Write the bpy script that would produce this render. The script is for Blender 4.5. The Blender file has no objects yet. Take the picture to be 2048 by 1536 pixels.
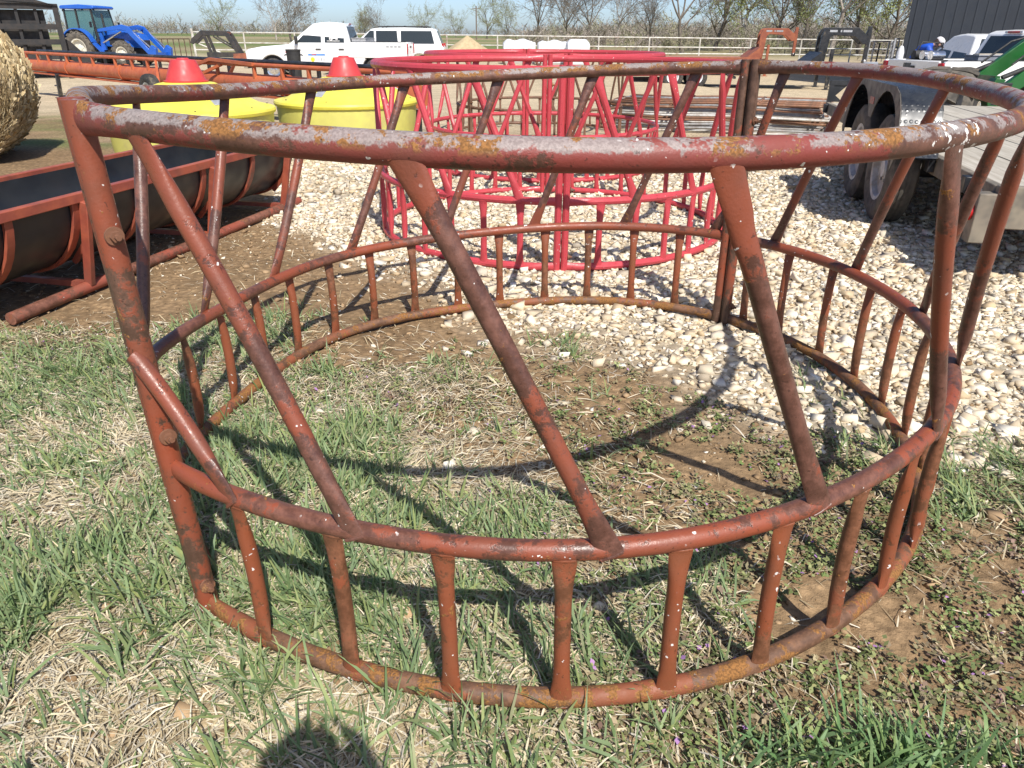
import bpy, bmesh, math, random
import numpy as np
from mathutils import Vector, Matrix

random.seed(7)
RNG = np.random.default_rng(7)
scene = bpy.context.scene
COL = scene.collection
R = math.radians

# ------------------------------------------------------------------ camera
F_PX, PITCH, ROLL, CAM_H = 1450.0, math.atan(696 / 1450.0), 0.006, 1.22
cp, sp_ = math.cos(PITCH), math.sin(PITCH)
cr, sr = math.cos(ROLL), math.sin(ROLL)
C_FWD = Vector((0, cp, -sp_))
_r, _u = Vector((1, 0, 0)), Vector((0, sp_, cp))
C_RIGHT = _r * cr + _u * sr
C_UP = _r * -sr + _u * cr
C_POS = Vector((0, 0, CAM_H))
cam_d = bpy.data.cameras.new('camera')
cam = bpy.data.objects.new('camera', cam_d)
COL.objects.link(cam)
cam_d.sensor_width = 36
cam_d.lens = F_PX / 2048 * 36
cam_d.clip_start = 0.02
cam_d.clip_end = 6000
mw = Matrix.Identity(4)
for i in range(3):
    mw[i][0], mw[i][1], mw[i][2], mw[i][3] = C_RIGHT[i], C_UP[i], -C_FWD[i], C_POS[i]
cam.matrix_world = mw
scene.camera = cam

# ------------------------------------------------------------------ world and sun
SUN_EL, SUN_AZ = 50.0, 160.0          # azimuth clockwise from +Y (behind the camera, to the right)
w = bpy.data.worlds.new('World')
scene.world = w
w.use_nodes = True
nt = w.node_tree
bg = nt.nodes['Background']
sky = nt.nodes.new('ShaderNodeTexSky')
sky.sky_type = 'NISHITA'
sky.sun_disc = False
sky.sun_elevation = R(SUN_EL)
sky.sun_rotation = R(SUN_AZ)
sky.air_density = 0.6
sky.dust_density = 1.0
sky.ozone_density = 3.0
nt.links.new(sky.outputs[0], bg.inputs[0])
bg.inputs[1].default_value = 0.12
sd = bpy.data.lights.new('sun', 'SUN')
sd.energy = 4.2
sd.angle = R(0.53)
sd.color = (1.0, 0.955, 0.88)
sun = bpy.data.objects.new('sun', sd)
COL.objects.link(sun)
to_sun = Vector((math.sin(R(SUN_AZ)) * math.cos(R(SUN_EL)), math.cos(R(SUN_AZ)) * math.cos(R(SUN_EL)), math.sin(R(SUN_EL))))
sun.rotation_euler = to_sun.to_track_quat('Z', 'Y').to_euler()
sun.location = (4, -8, 14)
vs = scene.view_settings
vs.view_transform = 'Standard'
vs.look = 'None'
vs.gamma = 1
vs.use_curve_mapping = False
vs.exposure = 0.50
cy = scene.cycles
cy.max_bounces = 5
cy.diffuse_bounces = 2
cy.glossy_bounces = 2
cy.transmission_bounces = 2
cy.transparent_max_bounces = 5


# ------------------------------------------------------------------ pixel helpers (2048 x 1536 photo)
def ray(u, v):
    return C_FWD + C_RIGHT * ((u - 1024) / F_PX) - C_UP * ((v - 768) / F_PX)


def px(u, v, z=0.0):
    d = ray(u, v)
    t = (z - CAM_H) / d.z
    return C_POS + d * t


def pxd(u, v, D):
    d = ray(u, v)
    h = math.hypot(d.x, d.y)
    return C_POS + d * (D / h)


_gy = np.array([-1e4, 9, 15, 22, 30, 40, 48, 70, 300, 1500, 5000])
_gz = np.array([0, 0, -.12, -.30, -.32, -.25, -.10, .10, 1.4, 3.0, 4.0])


def gz_np(x, y):
    """gentle lie of the land: a slight hollow beyond the yard, a bit lower by the building"""
    def ss(a, b, v):
        t = np.clip((v - a) / (b - a), 0, 1)
        return t * t * (3 - 2 * t)
    return np.interp(y, _gy, _gz) - .17 * ss(5.5, 8, x) * ss(11.5, 15, y) * ss(50, 38, y)


def gz(x, y):
    return float(gz_np(x, y))


# ------------------------------------------------------------------ numpy noise
def vnoise(x, y, seed=0):
    xi, yi = np.floor(x).astype(np.int64), np.floor(y).astype(np.int64)
    xf, yf = x - xi, y - yi

    def h(a, b):
        n = (a * 374761393 + b * 668265263 + seed * 974634777) & 0x7fffffff
        n = ((n ^ (n >> 13)) * 1274126177) & 0x7fffffff
        return ((n ^ (n >> 16)) & 0xffff) / 65535.0
    u, v = xf * xf * (3 - 2 * xf), yf * yf * (3 - 2 * yf)
    a, b, c, d = h(xi, yi), h(xi + 1, yi), h(xi, yi + 1), h(xi + 1, yi + 1)
    return (a * (1 - u) + b * u) * (1 - v) + (c * (1 - u) + d * u) * v


def fbm(x, y, sc, seed=0, oct=3):
    s, a, t = 0, .5, 0
    for i in range(oct):
        s = s + a * vnoise(x * sc, y * sc, seed + i)
        t += a
        a *= .5
        sc *= 2.1
    return s / t


def sstep(a, b, x):
    t = np.clip((x - a) / (b - a), 0, 1)
    return t * t * (3 - 2 * t)


# ------------------------------------------------------------------ materials
MATS = {}


def new_mat(name):
    m = bpy.data.materials.new(name)
    m.use_nodes = True
    n = m.node_tree.nodes
    return m, n, m.node_tree.links, n['Principled BSDF']


def N(n, typ, **kw):
    o = n.new(typ)
    for k, v in kw.items():
        if k.startswith('i_'):
            key = k[2:]
            o.inputs[int(key) if key.isdigit() else key].default_value = v
        else:
            setattr(o, k, v)
    return o


def noise(n, l, vec, scale, detail=4, rough=.6, w=None):
    t = N(n, 'ShaderNodeTexNoise')
    t.inputs['Scale'].default_value = scale
    t.inputs['Detail'].default_value = detail
    t.inputs['Roughness'].default_value = rough
    if vec is not None:
        l.new(vec, t.inputs['Vector'])
    return t.outputs['Fac']


def ramp(n, l, fac, a, b, lo=0.0, hi=1.0):
    r = N(n, 'ShaderNodeMapRange')
    r.interpolation_type = 'SMOOTHSTEP'
    r.inputs['From Min'].default_value = a
    r.inputs['From Max'].default_value = b
    r.inputs['To Min'].default_value = lo
    r.inputs['To Max'].default_value = hi
    l.new(fac, r.inputs['Value'])
    return r.outputs['Result']


def mixc(n, l, fac, a, b):
    m = N(n, 'ShaderNodeMix', data_type='RGBA')
    for sock, val in ((0, fac), (6, a), (7, b)):
        if isinstance(val, (tuple, float, int)):
            if sock == 0:
                m.inputs[0].default_value = val
            else:
                m.inputs[sock].default_value = (*val[:3], 1)
        else:
            l.new(val, m.inputs[sock])
    return m.outputs[2]


def mth(n, l, op, a, b=0.5):
    m = N(n, 'ShaderNodeMath', operation=op)
    for i, v in enumerate((a, b)):
        if isinstance(v, (float, int)):
            m.inputs[i].default_value = v
        else:
            l.new(v, m.inputs[i])
    return m.outputs[0]


def bump(n, l, bs, h, strength=.3, dist=.01):
    b = N(n, 'ShaderNodeBump')
    b.inputs['Strength'].default_value = strength
    b.inputs['Distance'].default_value = dist
    l.new(h, b.inputs['Height'])
    l.new(b.outputs[0], bs.inputs['Normal'])


def objco(n):
    return N(n, 'ShaderNodeTexCoord').outputs['Object']


def pm(name, c1, c2=None, scale=8, rough=.5, metal=0.0, bmp=0.0, bscale=60, coat=0.0, lo=.35, hi=.65, dirt=None, dirtamt=.45):
    """painted / plain surface with broken-up colour, roughness and a little relief"""
    if name in MATS:
        return MATS[name]
    m, n, l, bs = new_mat(name)
    co = objco(n)
    if c2 is None:
        c2 = tuple(x * .78 for x in c1)
    f = ramp(n, l, noise(n, l, co, scale, 3, .65), lo, hi)
    c = mixc(n, l, f, c1, c2)
    if dirt:
        d = ramp(n, l, noise(n, l, co, scale * .45, 4, .7), .62 - dirtamt * .3, .75)
        c = mixc(n, l, d, c, dirt)
    l.new(c, bs.inputs['Base Color'])
    rr = ramp(n, l, noise(n, l, co, scale * 2.3, 1), .3, .7, max(.03, rough - .1), min(1, rough + .12))
    l.new(rr, bs.inputs['Roughness'])
    bs.inputs['Metallic'].default_value = metal
    bs.inputs['Coat Weight'].default_value = coat
    if bmp:
        bump(n, l, bs, noise(n, l, co, bscale, 2), bmp, .004)
    MATS[name] = m
    return m


def rust_mat(name, paint=(.30, .06, .03), brown=(.13, .055, .038), orange=(.36, .16, .03), grey=None, amt_brown=.5, amt_orange=.2,
             amt_grey=0.0, white=.5, rough=.5, top=False, spot=None):
    """worn paint over rust: sharp-edged paint loss, pitting, orange bloom, bare grey metal and bird lime"""
    m, n, l, bs = new_mat(name)
    co = objco(n)
    broad = noise(n, l, co, 3.2, 2, .5)
    fine = noise(n, l, co, 21, 5, .78)
    grit = noise(n, l, co, 210, 2, .6)
    # rust colour itself, mottled
    rust = mixc(n, l, ramp(n, l, fine, .35, .68), tuple(x * .62 for x in brown), tuple(min(1, x * 1.35) for x in brown))
    # paint left over
    pf = mth(n, l, 'ADD', mth(n, l, 'MULTIPLY', broad, .62), mth(n, l, 'MULTIPLY', fine, .38))
    t = .40 + .17 * amt_brown
    pmask = ramp(n, l, pf, t - .012, t + .022)
    pcol = mixc(n, l, ramp(n, l, noise(n, l, co, 9, 3), .35, .7), paint, tuple(a * .55 + b_ * .45 for a, b_ in zip(paint, brown)))
    base = mixc(n, l, pmask, rust, pcol)
    nz = None
    if top:
        g = N(n, 'ShaderNodeNewGeometry')
        sx = N(n, 'ShaderNodeSeparateXYZ')
        l.new(g.outputs['Normal'], sx.inputs[0])
        nz = sx.outputs[2]
    gm = None
    if grey:
        gf = noise(n, l, co, 8, 5, .8)
        gm = ramp(n, l, gf, .60 - amt_grey * .25, .63 - amt_grey * .22)
        if nz is not None:
            jit = mth(n, l, 'ADD', nz, mth(n, l, 'MULTIPLY', mth(n, l, 'SUBTRACT', fine, .5), 1.9))
            gm = mth(n, l, 'MULTIPLY', gm, ramp(n, l, jit, .15, .40))
        gc = mixc(n, l, ramp(n, l, grit, .35, .65), tuple(x * .68 for x in grey), grey)
        base = mixc(n, l, mth(n, l, 'MULTIPLY', gm, .88), base, gc)
    of = noise(n, l, co, 11, 5, .82)
    om = ramp(n, l, of, .66 - amt_orange * .28, .70 - amt_orange * .26)
    if nz is not None:
        om = mth(n, l, 'MULTIPLY', om, ramp(n, l, nz, -.25, .3))
    oc = mixc(n, l, ramp(n, l, grit, .3, .7), tuple(x * .45 for x in orange), orange)
    base = mixc(n, l, om, base, oc)
    # pits
    base = mixc(n, l, ramp(n, l, noise(n, l, co, 95, 2, .6), .66, .74, 0, .75), base, tuple(x * .3 for x in brown))
    # flecks of bird lime, irregular
    wn = noise(n, l, co, 62, 2, .5)
    wt = .735 - white * .035
    wm = mth(n, l, 'MULTIPLY', ramp(n, l, wn, wt, wt + .02), ramp(n, l, noise(n, l, co, 6.5, 1), .47, .55))
    if spot:
        dv = N(n, 'ShaderNodeVectorMath', operation='DISTANCE')
        l.new(co, dv.inputs[0])
        dv.inputs[1].default_value = spot[:3]
        near_ = ramp(n, l, dv.outputs['Value'], spot[3] * .3, spot[3], 1, 0)
        sp2 = ramp(n, l, mth(n, l, 'ADD', noise(n, l, co, 48, 3, .6), mth(n, l, 'MULTIPLY', near_, .12)), .69, .71)
        wm = mth(n, l, 'MAXIMUM', wm, mth(n, l, 'MULTIPLY', sp2, ramp(n, l, near_, .05, .3)))
    base = mixc(n, l, wm, base, (.74, .72, .68))
    l.new(base, bs.inputs['Base Color'])
    rr = ramp(n, l, fine, .3, .7, rough - .12, rough + .18)
    rr = mth(n, l, 'MAXIMUM', rr, mth(n, l, 'MULTIPLY', om, .9))
    l.new(rr, bs.inputs['Roughness'])
    h = mth(n, l, 'ADD', mth(n, l, 'ADD', mth(n, l, 'MULTIPLY', grit, .5), mth(n, l, 'MULTIPLY', om, .5)), mth(n, l, 'ADD', mth(n, l, 'MULTIPLY', pmask, .35), fine))
    bump(n, l, bs, h, .45, .0022)
    MATS[name] = m
    return m


def attr_mat(name, rough=.7, transl=0.0, spec=.3, bmp=0):
    m, n, l, bs = new_mat(name)
    a = N(n, 'ShaderNodeAttribute', attribute_name='Col')
    l.new(a.outputs['Color'], bs.inputs['Base Color'])
    bs.inputs['Roughness'].default_value = rough
    bs.inputs['Specular IOR Level'].default_value = spec
    if bmp:
        g = N(n, 'ShaderNodeNewGeometry')
        t = noise(n, l, g.outputs['Position'], bmp, 2, .7)
        bump(n, l, bs, t, .5, .004)
    if transl:
        tr = N(n, 'ShaderNodeBsdfTranslucent')
        l.new(a.outputs['Color'], tr.inputs['Color'])
        mx = N(n, 'ShaderNodeMixShader')
        mx.inputs[0].default_value = transl
        l.new(bs.outputs[0], mx.inputs[1])
        l.new(tr.outputs[0], mx.inputs[2])
        l.new(mx.outputs[0], n['Material Output'].inputs[0])
    MATS[name] = m
    return m


def glass_mat(name, tint=(.10, .14, .15), rough=.06, alpha=.75):
    m, n, l, bs = new_mat(name)
    bs.inputs['Base Color'].default_value = (*tint, 1)
    bs.inputs['Roughness'].default_value = rough
    bs.inputs['Alpha'].default_value = alpha
    bs.inputs['Specular IOR Level'].default_value = .8
    MATS[name] = m
    return m


# ------------------------------------------------------------------ mesh building
class MB:
    def __init__(s):
        s.v, s.f = [], []

    def add(s, vs_, fs):
        o = len(s.v)
        s.v += [tuple(v) for v in vs_]
        s.f += [tuple(i + o for i in f) for f in fs]
        return s

    def box(s, c, d, rot=None):
        hx, hy, hz = d[0] / 2, d[1] / 2, d[2] / 2
        vs_ = [Vector((x, y, z)) for x in (-hx, hx) for y in (-hy, hy) for z in (-hz, hz)]
        if rot is not None:
            vs_ = [rot @ v for v in vs_]
        vs_ = [v + Vector(c) for v in vs_]
        return s.add(vs_, [(0, 1, 3, 2), (4, 6, 7, 5), (0, 4, 5, 1), (2, 3, 7, 6), (0, 2, 6, 4), (1, 5, 7, 3)])

    def bar(s, a, b, wdt, hgt, up=(0, 0, 1)):
        """rectangular bar from a to b"""
        a, b = Vector(a), Vector(b)
        t = (b - a).normalized()
        side = t.cross(Vector(up))
        if side.length < 1e-4:
            side = t.cross(Vector((1, 0, 0)))
        side.normalize()
        u2 = side.cross(t).normalized()
        vs_ = []
        for p in (a, b):
            for i, j in ((-1, -1), (1, -1), (1, 1), (-1, 1)):
                vs_.append(p + side * (i * wdt / 2) + u2 * (j * hgt / 2))
        return s.add(vs_, [(3, 2, 1, 0), (4, 5, 6, 7), (0, 1, 5, 4), (1, 2, 6, 5), (2, 3, 7, 6), (3, 0, 4, 7)])

    def sweep(s, pts, hd, wv, hv, n=12, cap=True):
        """hd: list of 'height axis' directions; wv, hv half sizes along (t x hd) and hd"""
        pts = [Vector(p) for p in pts]
        k = len(pts)
        vs_ = []
        for i, p in enumerate(pts):
            t = (pts[min(i + 1, k - 1)] - pts[max(i - 1, 0)]).normalized()
            h = Vector(hd[i]) if isinstance(hd, list) else Vector(hd)
            h = (h - t * h.dot(t)).normalized()
            sd_ = t.cross(h).normalized()
            a = wv[i] if hasattr(wv, '__len__') else wv
            b = hv[i] if hasattr(hv, '__len__') else hv
            for j in range(n):
                an = 2 * math.pi * j / n
                vs_.append(p + sd_ * (a * math.cos(an)) + h * (b * math.sin(an)))
        fs = []
        for i in range(k - 1):
            for j in range(n):
                j2 = (j + 1) % n
                fs.append((i * n + j, i * n + j2, (i + 1) * n + j2, (i + 1) * n + j))
        if cap:
            fs.append(tuple(range(n))[::-1])
            fs.append(tuple((k - 1) * n + j for j in range(n)))
        return s.add(vs_, fs)

    def tube(s, pts, r, n=10, up=None, cap=True):
        pts = [Vector(p) for p in pts]
        if up is None:
            t = (pts[-1] - pts[0]).normalized()
            up = Vector((0, 0, 1)) if abs(t.z) < .9 else Vector((1, 0, 0))
        return s.sweep(pts, up, r, r, n, cap)

    def lathe(s, prof, n=24, c=(0, 0, 0), axis='z', a0=0, a1=2 * math.pi):
        """prof: (radius, height) pairs"""
        full = abs(a1 - a0 - 2 * math.pi) < 1e-5
        m = n if full else n + 1
        vs_ = []
        for r, h in prof:
            for j in range(m):
                an = a0 + (a1 - a0) * j / n
                x, y = r * math.cos(an), r * math.sin(an)
                p = (x, y, h) if axis == 'z' else ((h, x, y) if axis == 'x' else (x, h, y))
                vs_.append(Vector(p) + Vector(c))
        fs = []
        for i in range(len(prof) - 1):
            for j in range(n):
                j2 = (j + 1) % m
                q = (i * m + j, i * m + j2, (i + 1) * m + j2, (i + 1) * m + j)
                fs.append(q if axis != 'y' else q[::-1])
        return s.add(vs_, fs)

    def prism(s, poly, ax, lo, hi):
        """poly in the plane normal to ax ('x': (y,z), 'y': (x,z), 'z': (x,y)) from lo to hi"""
        def P(a, b, h):
            return (h, a, b) if ax == 'x' else ((a, h, b) if ax == 'y' else (a, b, h))
        k = len(poly)
        vs_ = [P(a, b, lo) for a, b in poly] + [P(a, b, hi) for a, b in poly]
        fs = [tuple(range(k)), tuple(range(2 * k - 1, k - 1, -1))]
        for i in range(k):
            j = (i + 1) % k
            fs.append((i, i + k, j + k, j))
        return s.add(vs_, fs)

    def hull8(s, b4, t4):
        return s.add(list(b4) + list(t4), [(3, 2, 1, 0), (4, 5, 6, 7), (0, 1, 5, 4), (1, 2, 6, 5), (2, 3, 7, 6), (3, 0, 4, 7)])

    def mesh(s, name, fix=True):
        me = bpy.data.meshes.new(name)
        me.from_pydata(s.v, [], s.f)
        if fix:
            bm_ = bmesh.new()
            bm_.from_mesh(me)
            bmesh.ops.recalc_face_normals(bm_, faces=bm_.faces)
            bm_.to_mesh(me)
            bm_.free()
        return me

    def build(s, name, mat, parent=None, smooth=.6, bevel=0, seg=2):
        return link_mesh(name, s.mesh(name), mat, parent, smooth, bevel, seg)


def link_mesh(name, me, mat, parent=None, smooth=.6, bevel=0, seg=2):
    if mat is not None and not len(me.materials):
        me.materials.append(mat)
    if smooth:
        me.shade_smooth()
        me.set_sharp_from_angle(angle=smooth)
    o = bpy.data.objects.new(name, me)
    COL.objects.link(o)
    o.parent = parent
    if bevel:
        b = o.modifiers.new('bevel', 'BEVEL')
        b.width = bevel
        b.segments = seg
        b.limit_method = 'ANGLE'
        b.angle_limit = R(40)
    return o


def np_mesh(name, verts, tris, mat, parent=None, cols=None, smooth=False):
    me = bpy.data.meshes.new(name)
    nv, nf = len(verts), len(tris)
    me.vertices.add(nv)
    me.vertices.foreach_set('co', np.ascontiguousarray(verts, dtype=np.float32).ravel())
    k = tris.shape[1]
    me.loops.add(nf * k)
    me.loops.foreach_set('vertex_index', np.ascontiguousarray(tris, dtype=np.int32).ravel())
    me.polygons.add(nf)
    me.polygons.foreach_set('loop_start', np.arange(0, nf * k, k, dtype=np.int32))
    me.polygons.foreach_set('loop_total', np.full(nf, k, dtype=np.int32))
    if cols is not None:
        a = me.color_attributes.new('Col', 'FLOAT_COLOR', 'POINT')
        c4 = np.ones((nv, 4), dtype=np.float32)
        c4[:, :3] = cols
        a.data.foreach_set('color', c4.ravel())
    me.update(calc_edges=True)
    me.validate()
    if smooth:
        me.shade_smooth()
    if mat:
        me.materials.append(mat)
    o = bpy.data.objects.new(name, me)
    COL.objects.link(o)
    o.parent = parent
    return o


def tag(o, label, cat=None, group=None, kind=None):
    o['label'] = label
    if cat:
        o['category'] = cat
    if group:
        o['group'] = group
    if kind:
        o['kind'] = kind
    return o


def thing(name, label, cat, loc=(0, 0, 0), rz=0.0, group=None):
    o = bpy.data.objects.new(name, None)
    o.empty_display_size = .2
    COL.objects.link(o)
    o.location = loc
    o.rotation_euler = (0, 0, rz)
    return tag(o, label, cat, group)


def dup(o, parent=None, **kw):
    c = o.copy()
    COL.objects.link(c)
    if parent is not None:
        c.parent = parent
    for ch in list(o.children):
        dup(ch, c)
    return c


def pdup(o, parent, loc=(0, 0, 0), rz=0.0):
    """copy of a part (shared mesh) under parent"""
    c = dup(o, parent)
    c.location = loc
    c.rotation_euler = (0, 0, rz)
    return c


# ================================================================== ground
GB = np.array([(-3.6, 10.5), (-2.3, 7.3), (-1.8, 5.65), (-1.27, 4.75), (-.79, 4.05), (-.06, 3.40), (.39, 3.0), (.74, 2.60), (1.0, 2.26),
               (1.36, 2.06), (1.57, 1.88), (2.3, 1.4), (3.5, .6), (5, -.5), (9, -3)])


def gravel_s(x, y):
    return (y - np.interp(x, GB[:, 0], GB[:, 1])) * .72


def gravel_d(x, y):
    d = sstep(-.34, .22, gravel_s(x, y) + (fbm(x, y, 1.7, 3) - .5) * .75 + (fbm(x, y, 7, 9) - .5) * .25)
    return d * sstep(-4.4, -3.0, x)


def h_near(x, y):
    near = sstep(12, 6, y) * sstep(-9, -5, x) * sstep(11, 7, x)
    g = gravel_d(x, y)
    return near * ((fbm(x, y, 2.2, 21) - .5) * .035 + (fbm(x, y, 11, 22) - .5) * .018 * (1 - g) + (fbm(x, y, 40, 24, 2) - .5) * .008 * (1 - g))


def grid_axis(a, b, st, lo, hi, g=1.16):
    mid = list(np.arange(a, b + st / 2, st))
    up, s, x = [], st, b
    while x < hi:
        s = min(s * g, 260)
        x += s
        up.append(x)
    dn, s, x = [], st, a
    while x > lo:
        s = min(s * g, 260)
        x -= s
        dn.append(x)
    return np.array(dn[::-1] + mid + up)


def bare_d(x, y):
    """trampled soil in the middle of the ring and along its far side"""
    n_ = .5 * (fbm(x, y, 2.6, 95) - .5)
    a = sstep(1.05, .55, np.hypot((x - .28) / .80, (y - 2.30) / .62) + n_)
    b = sstep(1.05, .6, np.hypot((x + .45) / .75, (y - 2.95) / .36) + n_)
    return np.maximum(a, b)


def grass_d(x, y):
    n1, n2 = fbm(x, y, 1.9, 31), fbm(x, y, 2.3, 35)
    gx = sstep(.42, .02, x + .5 * (n1 - .5))
    gy = sstep(3.2, 2.35, y + 1.1 * (n2 - .5))
    cl = sstep(.44, .64, .6 * fbm(x, y, 4.2, 41) + .4 * fbm(x, y, 1.5, 46))
    g = gx * gy * (.15 + .85 * cl)
    # inside the ring the sward thins out towards the middle
    g *= 1 - .80 * sstep(1.0, .35, np.hypot((x + .10) / .9, (y - 2.55) / .62))
    g *= 1 - .85 * bare_d(x, y)
    for (a, b, rx, ry, s) in ((1.52, 2.02, .3, .16, .8), (.70, .90, .26, .06, .7), (1.18, 2.50, .10, .2, .7), (.42, 1.38, .09, .07, .9), (.12, 1.16, .22, .1, .8),
                              (1.75, 1.75, .25, .15, .7), (1.3, 1.75, .1, .1, .5), (2.25, 6.0, .1, .07, .6), (-1.25, 3.0, .3, .25, .4), (2.5, 5.2, .08, .06, .5),
                              (-3.9, 9.3, .35, .6, .7), (.9, 5.0, .1, .05, .2)):
        g = np.maximum(g, s * np.exp(-((x - a) / rx) ** 2 - ((y - b) / ry) ** 2) * (.4 + fbm(x, y, 9, 44)))
    return g * (1 - .85 * sstep(.55, .95, gravel_d(x, y)))


def weed_d(x, y):
    a = sstep(-.15, .35, x + .5 * (fbm(x, y, 1.8, 51) - .5)) * sstep(2.75, 2.2, y + .5 * (fbm(x, y, 2, 52) - .5))
    b = .45 * sstep(-1.2, -.6, x) * sstep(1.9, 2.3, y) * sstep(3.0, 2.6, y)
    c = .8 * np.exp(-((x + 2.0) / .5) ** 2 - ((y - 2.85) / .2) ** 2)
    bare = sstep(.30, .50, fbm(x, y, 3.1, 57))
    return np.maximum(np.maximum(a, b) * bare * (1 - .5 * bare_d(x, y)), c) * (1 - sstep(.25, .7, gravel_d(x, y)))


def build_ground():
    xs = grid_axis(-3.4, 4.6, .045, -2600, 2600)
    ys = grid_axis(-.6, 8.4, .045, -60, 3600)
    X, Y = np.meshgrid(xs, ys)
    Z = gz_np(X, Y) + h_near(X, Y)
    V = np.stack([X, Y, Z], -1).reshape(-1, 3)
    nx, ny = len(xs), len(ys)
    i = np.arange(nx * ny).reshape(ny, nx)
    Q = np.stack([i[:-1, :-1], i[:-1, 1:], i[1:, 1:], i[1:, :-1]], -1).reshape(-1, 4)
    dirt = np.array((.335, .225, .125))
    dirt2 = np.array((.25, .165, .09))
    thatch = np.array((.46, .375, .24))
    grav = np.array((.56, .475, .345))
    yard = np.array((.60, .485, .325))
    fgreen = np.array((.17, .215, .075))
    ftan = np.array((.36, .30, .175))
    x, y = V[:, 0], V[:, 1]
    k = lambda a: a[:, None]
    c = dirt * (1 - k(fbm(x, y, 1.3, 61))) + dirt2 * k(fbm(x, y, 1.3, 61))
    c = c * (.85 + .3 * k(fbm(x, y, 6, 62)))
    gd = np.clip(grass_d(x, y) * 1.3, 0, 1) * sstep(8, 5, y)
    gd = np.maximum(gd, .8 * sstep(.35, -.1, x + .5 * (fbm(x, y, 2, 33) - .5)) * sstep(3.1, 2.5, y) * (1 - bare_d(x, y)))
    c = c * (1 - k(gd) * .8) + thatch * k(gd) * .8
    ym = sstep(8.6, 11.5, y + 2 * (fbm(x, y, .5, 63) - .5)) * np.maximum(sstep(-7, -3, x), sstep(12, 15, y))
    yc = yard * (.86 + .28 * k(fbm(x, y, .25, 64)))
    c = c * (1 - k(ym)) + yc * k(ym)
    gr = gravel_d(x, y) * sstep(10.5, 8.5, y)
    c = c * (1 - k(gr)) + grav * k(gr)
    # green strip of grass by the bale
    gs = sstep(-3.6, -4.4, x) * sstep(8.6, 9.4, y) * sstep(14.8, 13, y) * sstep(.36, .55, fbm(x, y, .9, 71))
    c = c * (1 - .8 * k(gs)) + np.array((.13, .19, .05)) * .8 * k(gs)
    fm = sstep(50, 55, y)
    fmix = k(sstep(.4, .6, fbm(x * .25, y, .045, 66)))
    fmix = np.maximum(fmix, k(sstep(-2, 6, x) * sstep(110, 80, y) * .85))
    fc = fgreen * (1 - fmix) + ftan * fmix
    c = c * (1 - k(fm)) + fc * k(fm)
    m, n, l, bs = new_mat('earth_and_gravel_ground')
    a = N(n, 'ShaderNodeAttribute', attribute_name='Col')
    pos = N(n, 'ShaderNodeNewGeometry').outputs['Position']
    f1 = ramp(n, l, noise(n, l, pos, 34, 4, .75), .25, .75, .72, 1.24)
    f2 = ramp(n, l, noise(n, l, pos, 2.3, 2, .6), .3, .7, .88, 1.1)
    vo = N(n, 'ShaderNodeTexVoronoi')
    vo.inputs['Scale'].default_value = 26
    l.new(pos, vo.inputs['Vector'])
    f3 = ramp(n, l, vo.outputs['Distance'], .0, .75, 1.12, .72)
    cm_ = N(n, 'ShaderNodeVectorMath', operation='SCALE')
    l.new(a.outputs['Color'], cm_.inputs[0])
    l.new(mth(n, l, 'MULTIPLY', mth(n, l, 'MULTIPLY', f1, f2), f3), cm_.inputs['Scale'])
    l.new(cm_.outputs[0], bs.inputs['Base Color'])
    bs.inputs['Roughness'].default_value = .95
    bs.inputs['Specular IOR Level'].default_value = .15
    bump(n, l, bs, mth(n, l, 'ADD', noise(n, l, pos, 55, 3, .75), mth(n, l, 'MULTIPLY', vo.outputs['Distance'], -.8)), .7, .012)
    g = np_mesh('ground', V, Q, m, cols=c, smooth=True)
    tag(g, 'brown dirt and pale gravel yard running out to the green field', kind='structure')


build_ground()


def ground_z(x, y):
    return gz_np(x, y) + h_near(x, y)


def scatter(n, x0, x1, y0, y1, dens, seed):
    r = np.random.default_rng(seed)
    x, y = r.uniform(x0, x1, n), r.uniform(y0, y1, n)
    keep = r.random(n) < dens(x, y)
    return x[keep], y[keep]


def blades(name, x, y, L, W, a0, a1, cols, mat, az=None, seed=1, segs=3, zoff=0.0, twist=.3):
    r = np.random.default_rng(seed)
    n = len(x)
    az = r.uniform(0, 2 * np.pi, n) if az is None else az
    d = np.stack([np.cos(az), np.sin(az), np.zeros(n)], -1)
    wa = az + np.pi / 2 + r.normal(0, twist, n)
    wd = np.stack([np.cos(wa), np.sin(wa), r.normal(0, .35, n)], -1)
    p = np.stack([x, y, ground_z(x, y) + zoff], -1)
    V, C = [], []
    wprof = [.75, 1.0, .72, 0] if segs == 3 else [.8, .9, 0]
    for k in range(segs + 1):
        hw = (W * wprof[k] / 2)[:, None]
        shade = 1.0
        if k < segs:
            V += [p - wd * hw, p + wd * hw]
            C += [cols * shade, cols * shade]
        else:
            V += [p]
            C += [cols * shade]
        an = a0 + (a1 - a0) * (k / max(1, segs - 1))
        p = p + (L / segs)[:, None] * (d * np.sin(an)[:, None] + np.array([0, 0, 1.]) * np.cos(an)[:, None])
        zmin = ground_z(p[:, 0], p[:, 1]) + .002 + zoff
        p[:, 2] = np.maximum(p[:, 2], zmin)
    nv = 2 * segs + 1
    V = np.stack(V, 1).reshape(-1, 3)
    C = np.stack(C, 1).reshape(-1, 3)
    T = []
    for k in range(segs - 1):
        T += [(2 * k, 2 * k + 1, 2 * k + 3), (2 * k, 2 * k + 3, 2 * k + 2)]
    T.append((2 * segs - 2, 2 * segs - 1, 2 * segs))
    T = (np.array(T)[None] + (np.arange(n) * nv)[:, None, None]).reshape(-1, 3)
    return np_mesh(name, V, T, mat, cols=np.clip(C, 0, 1))


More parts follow.
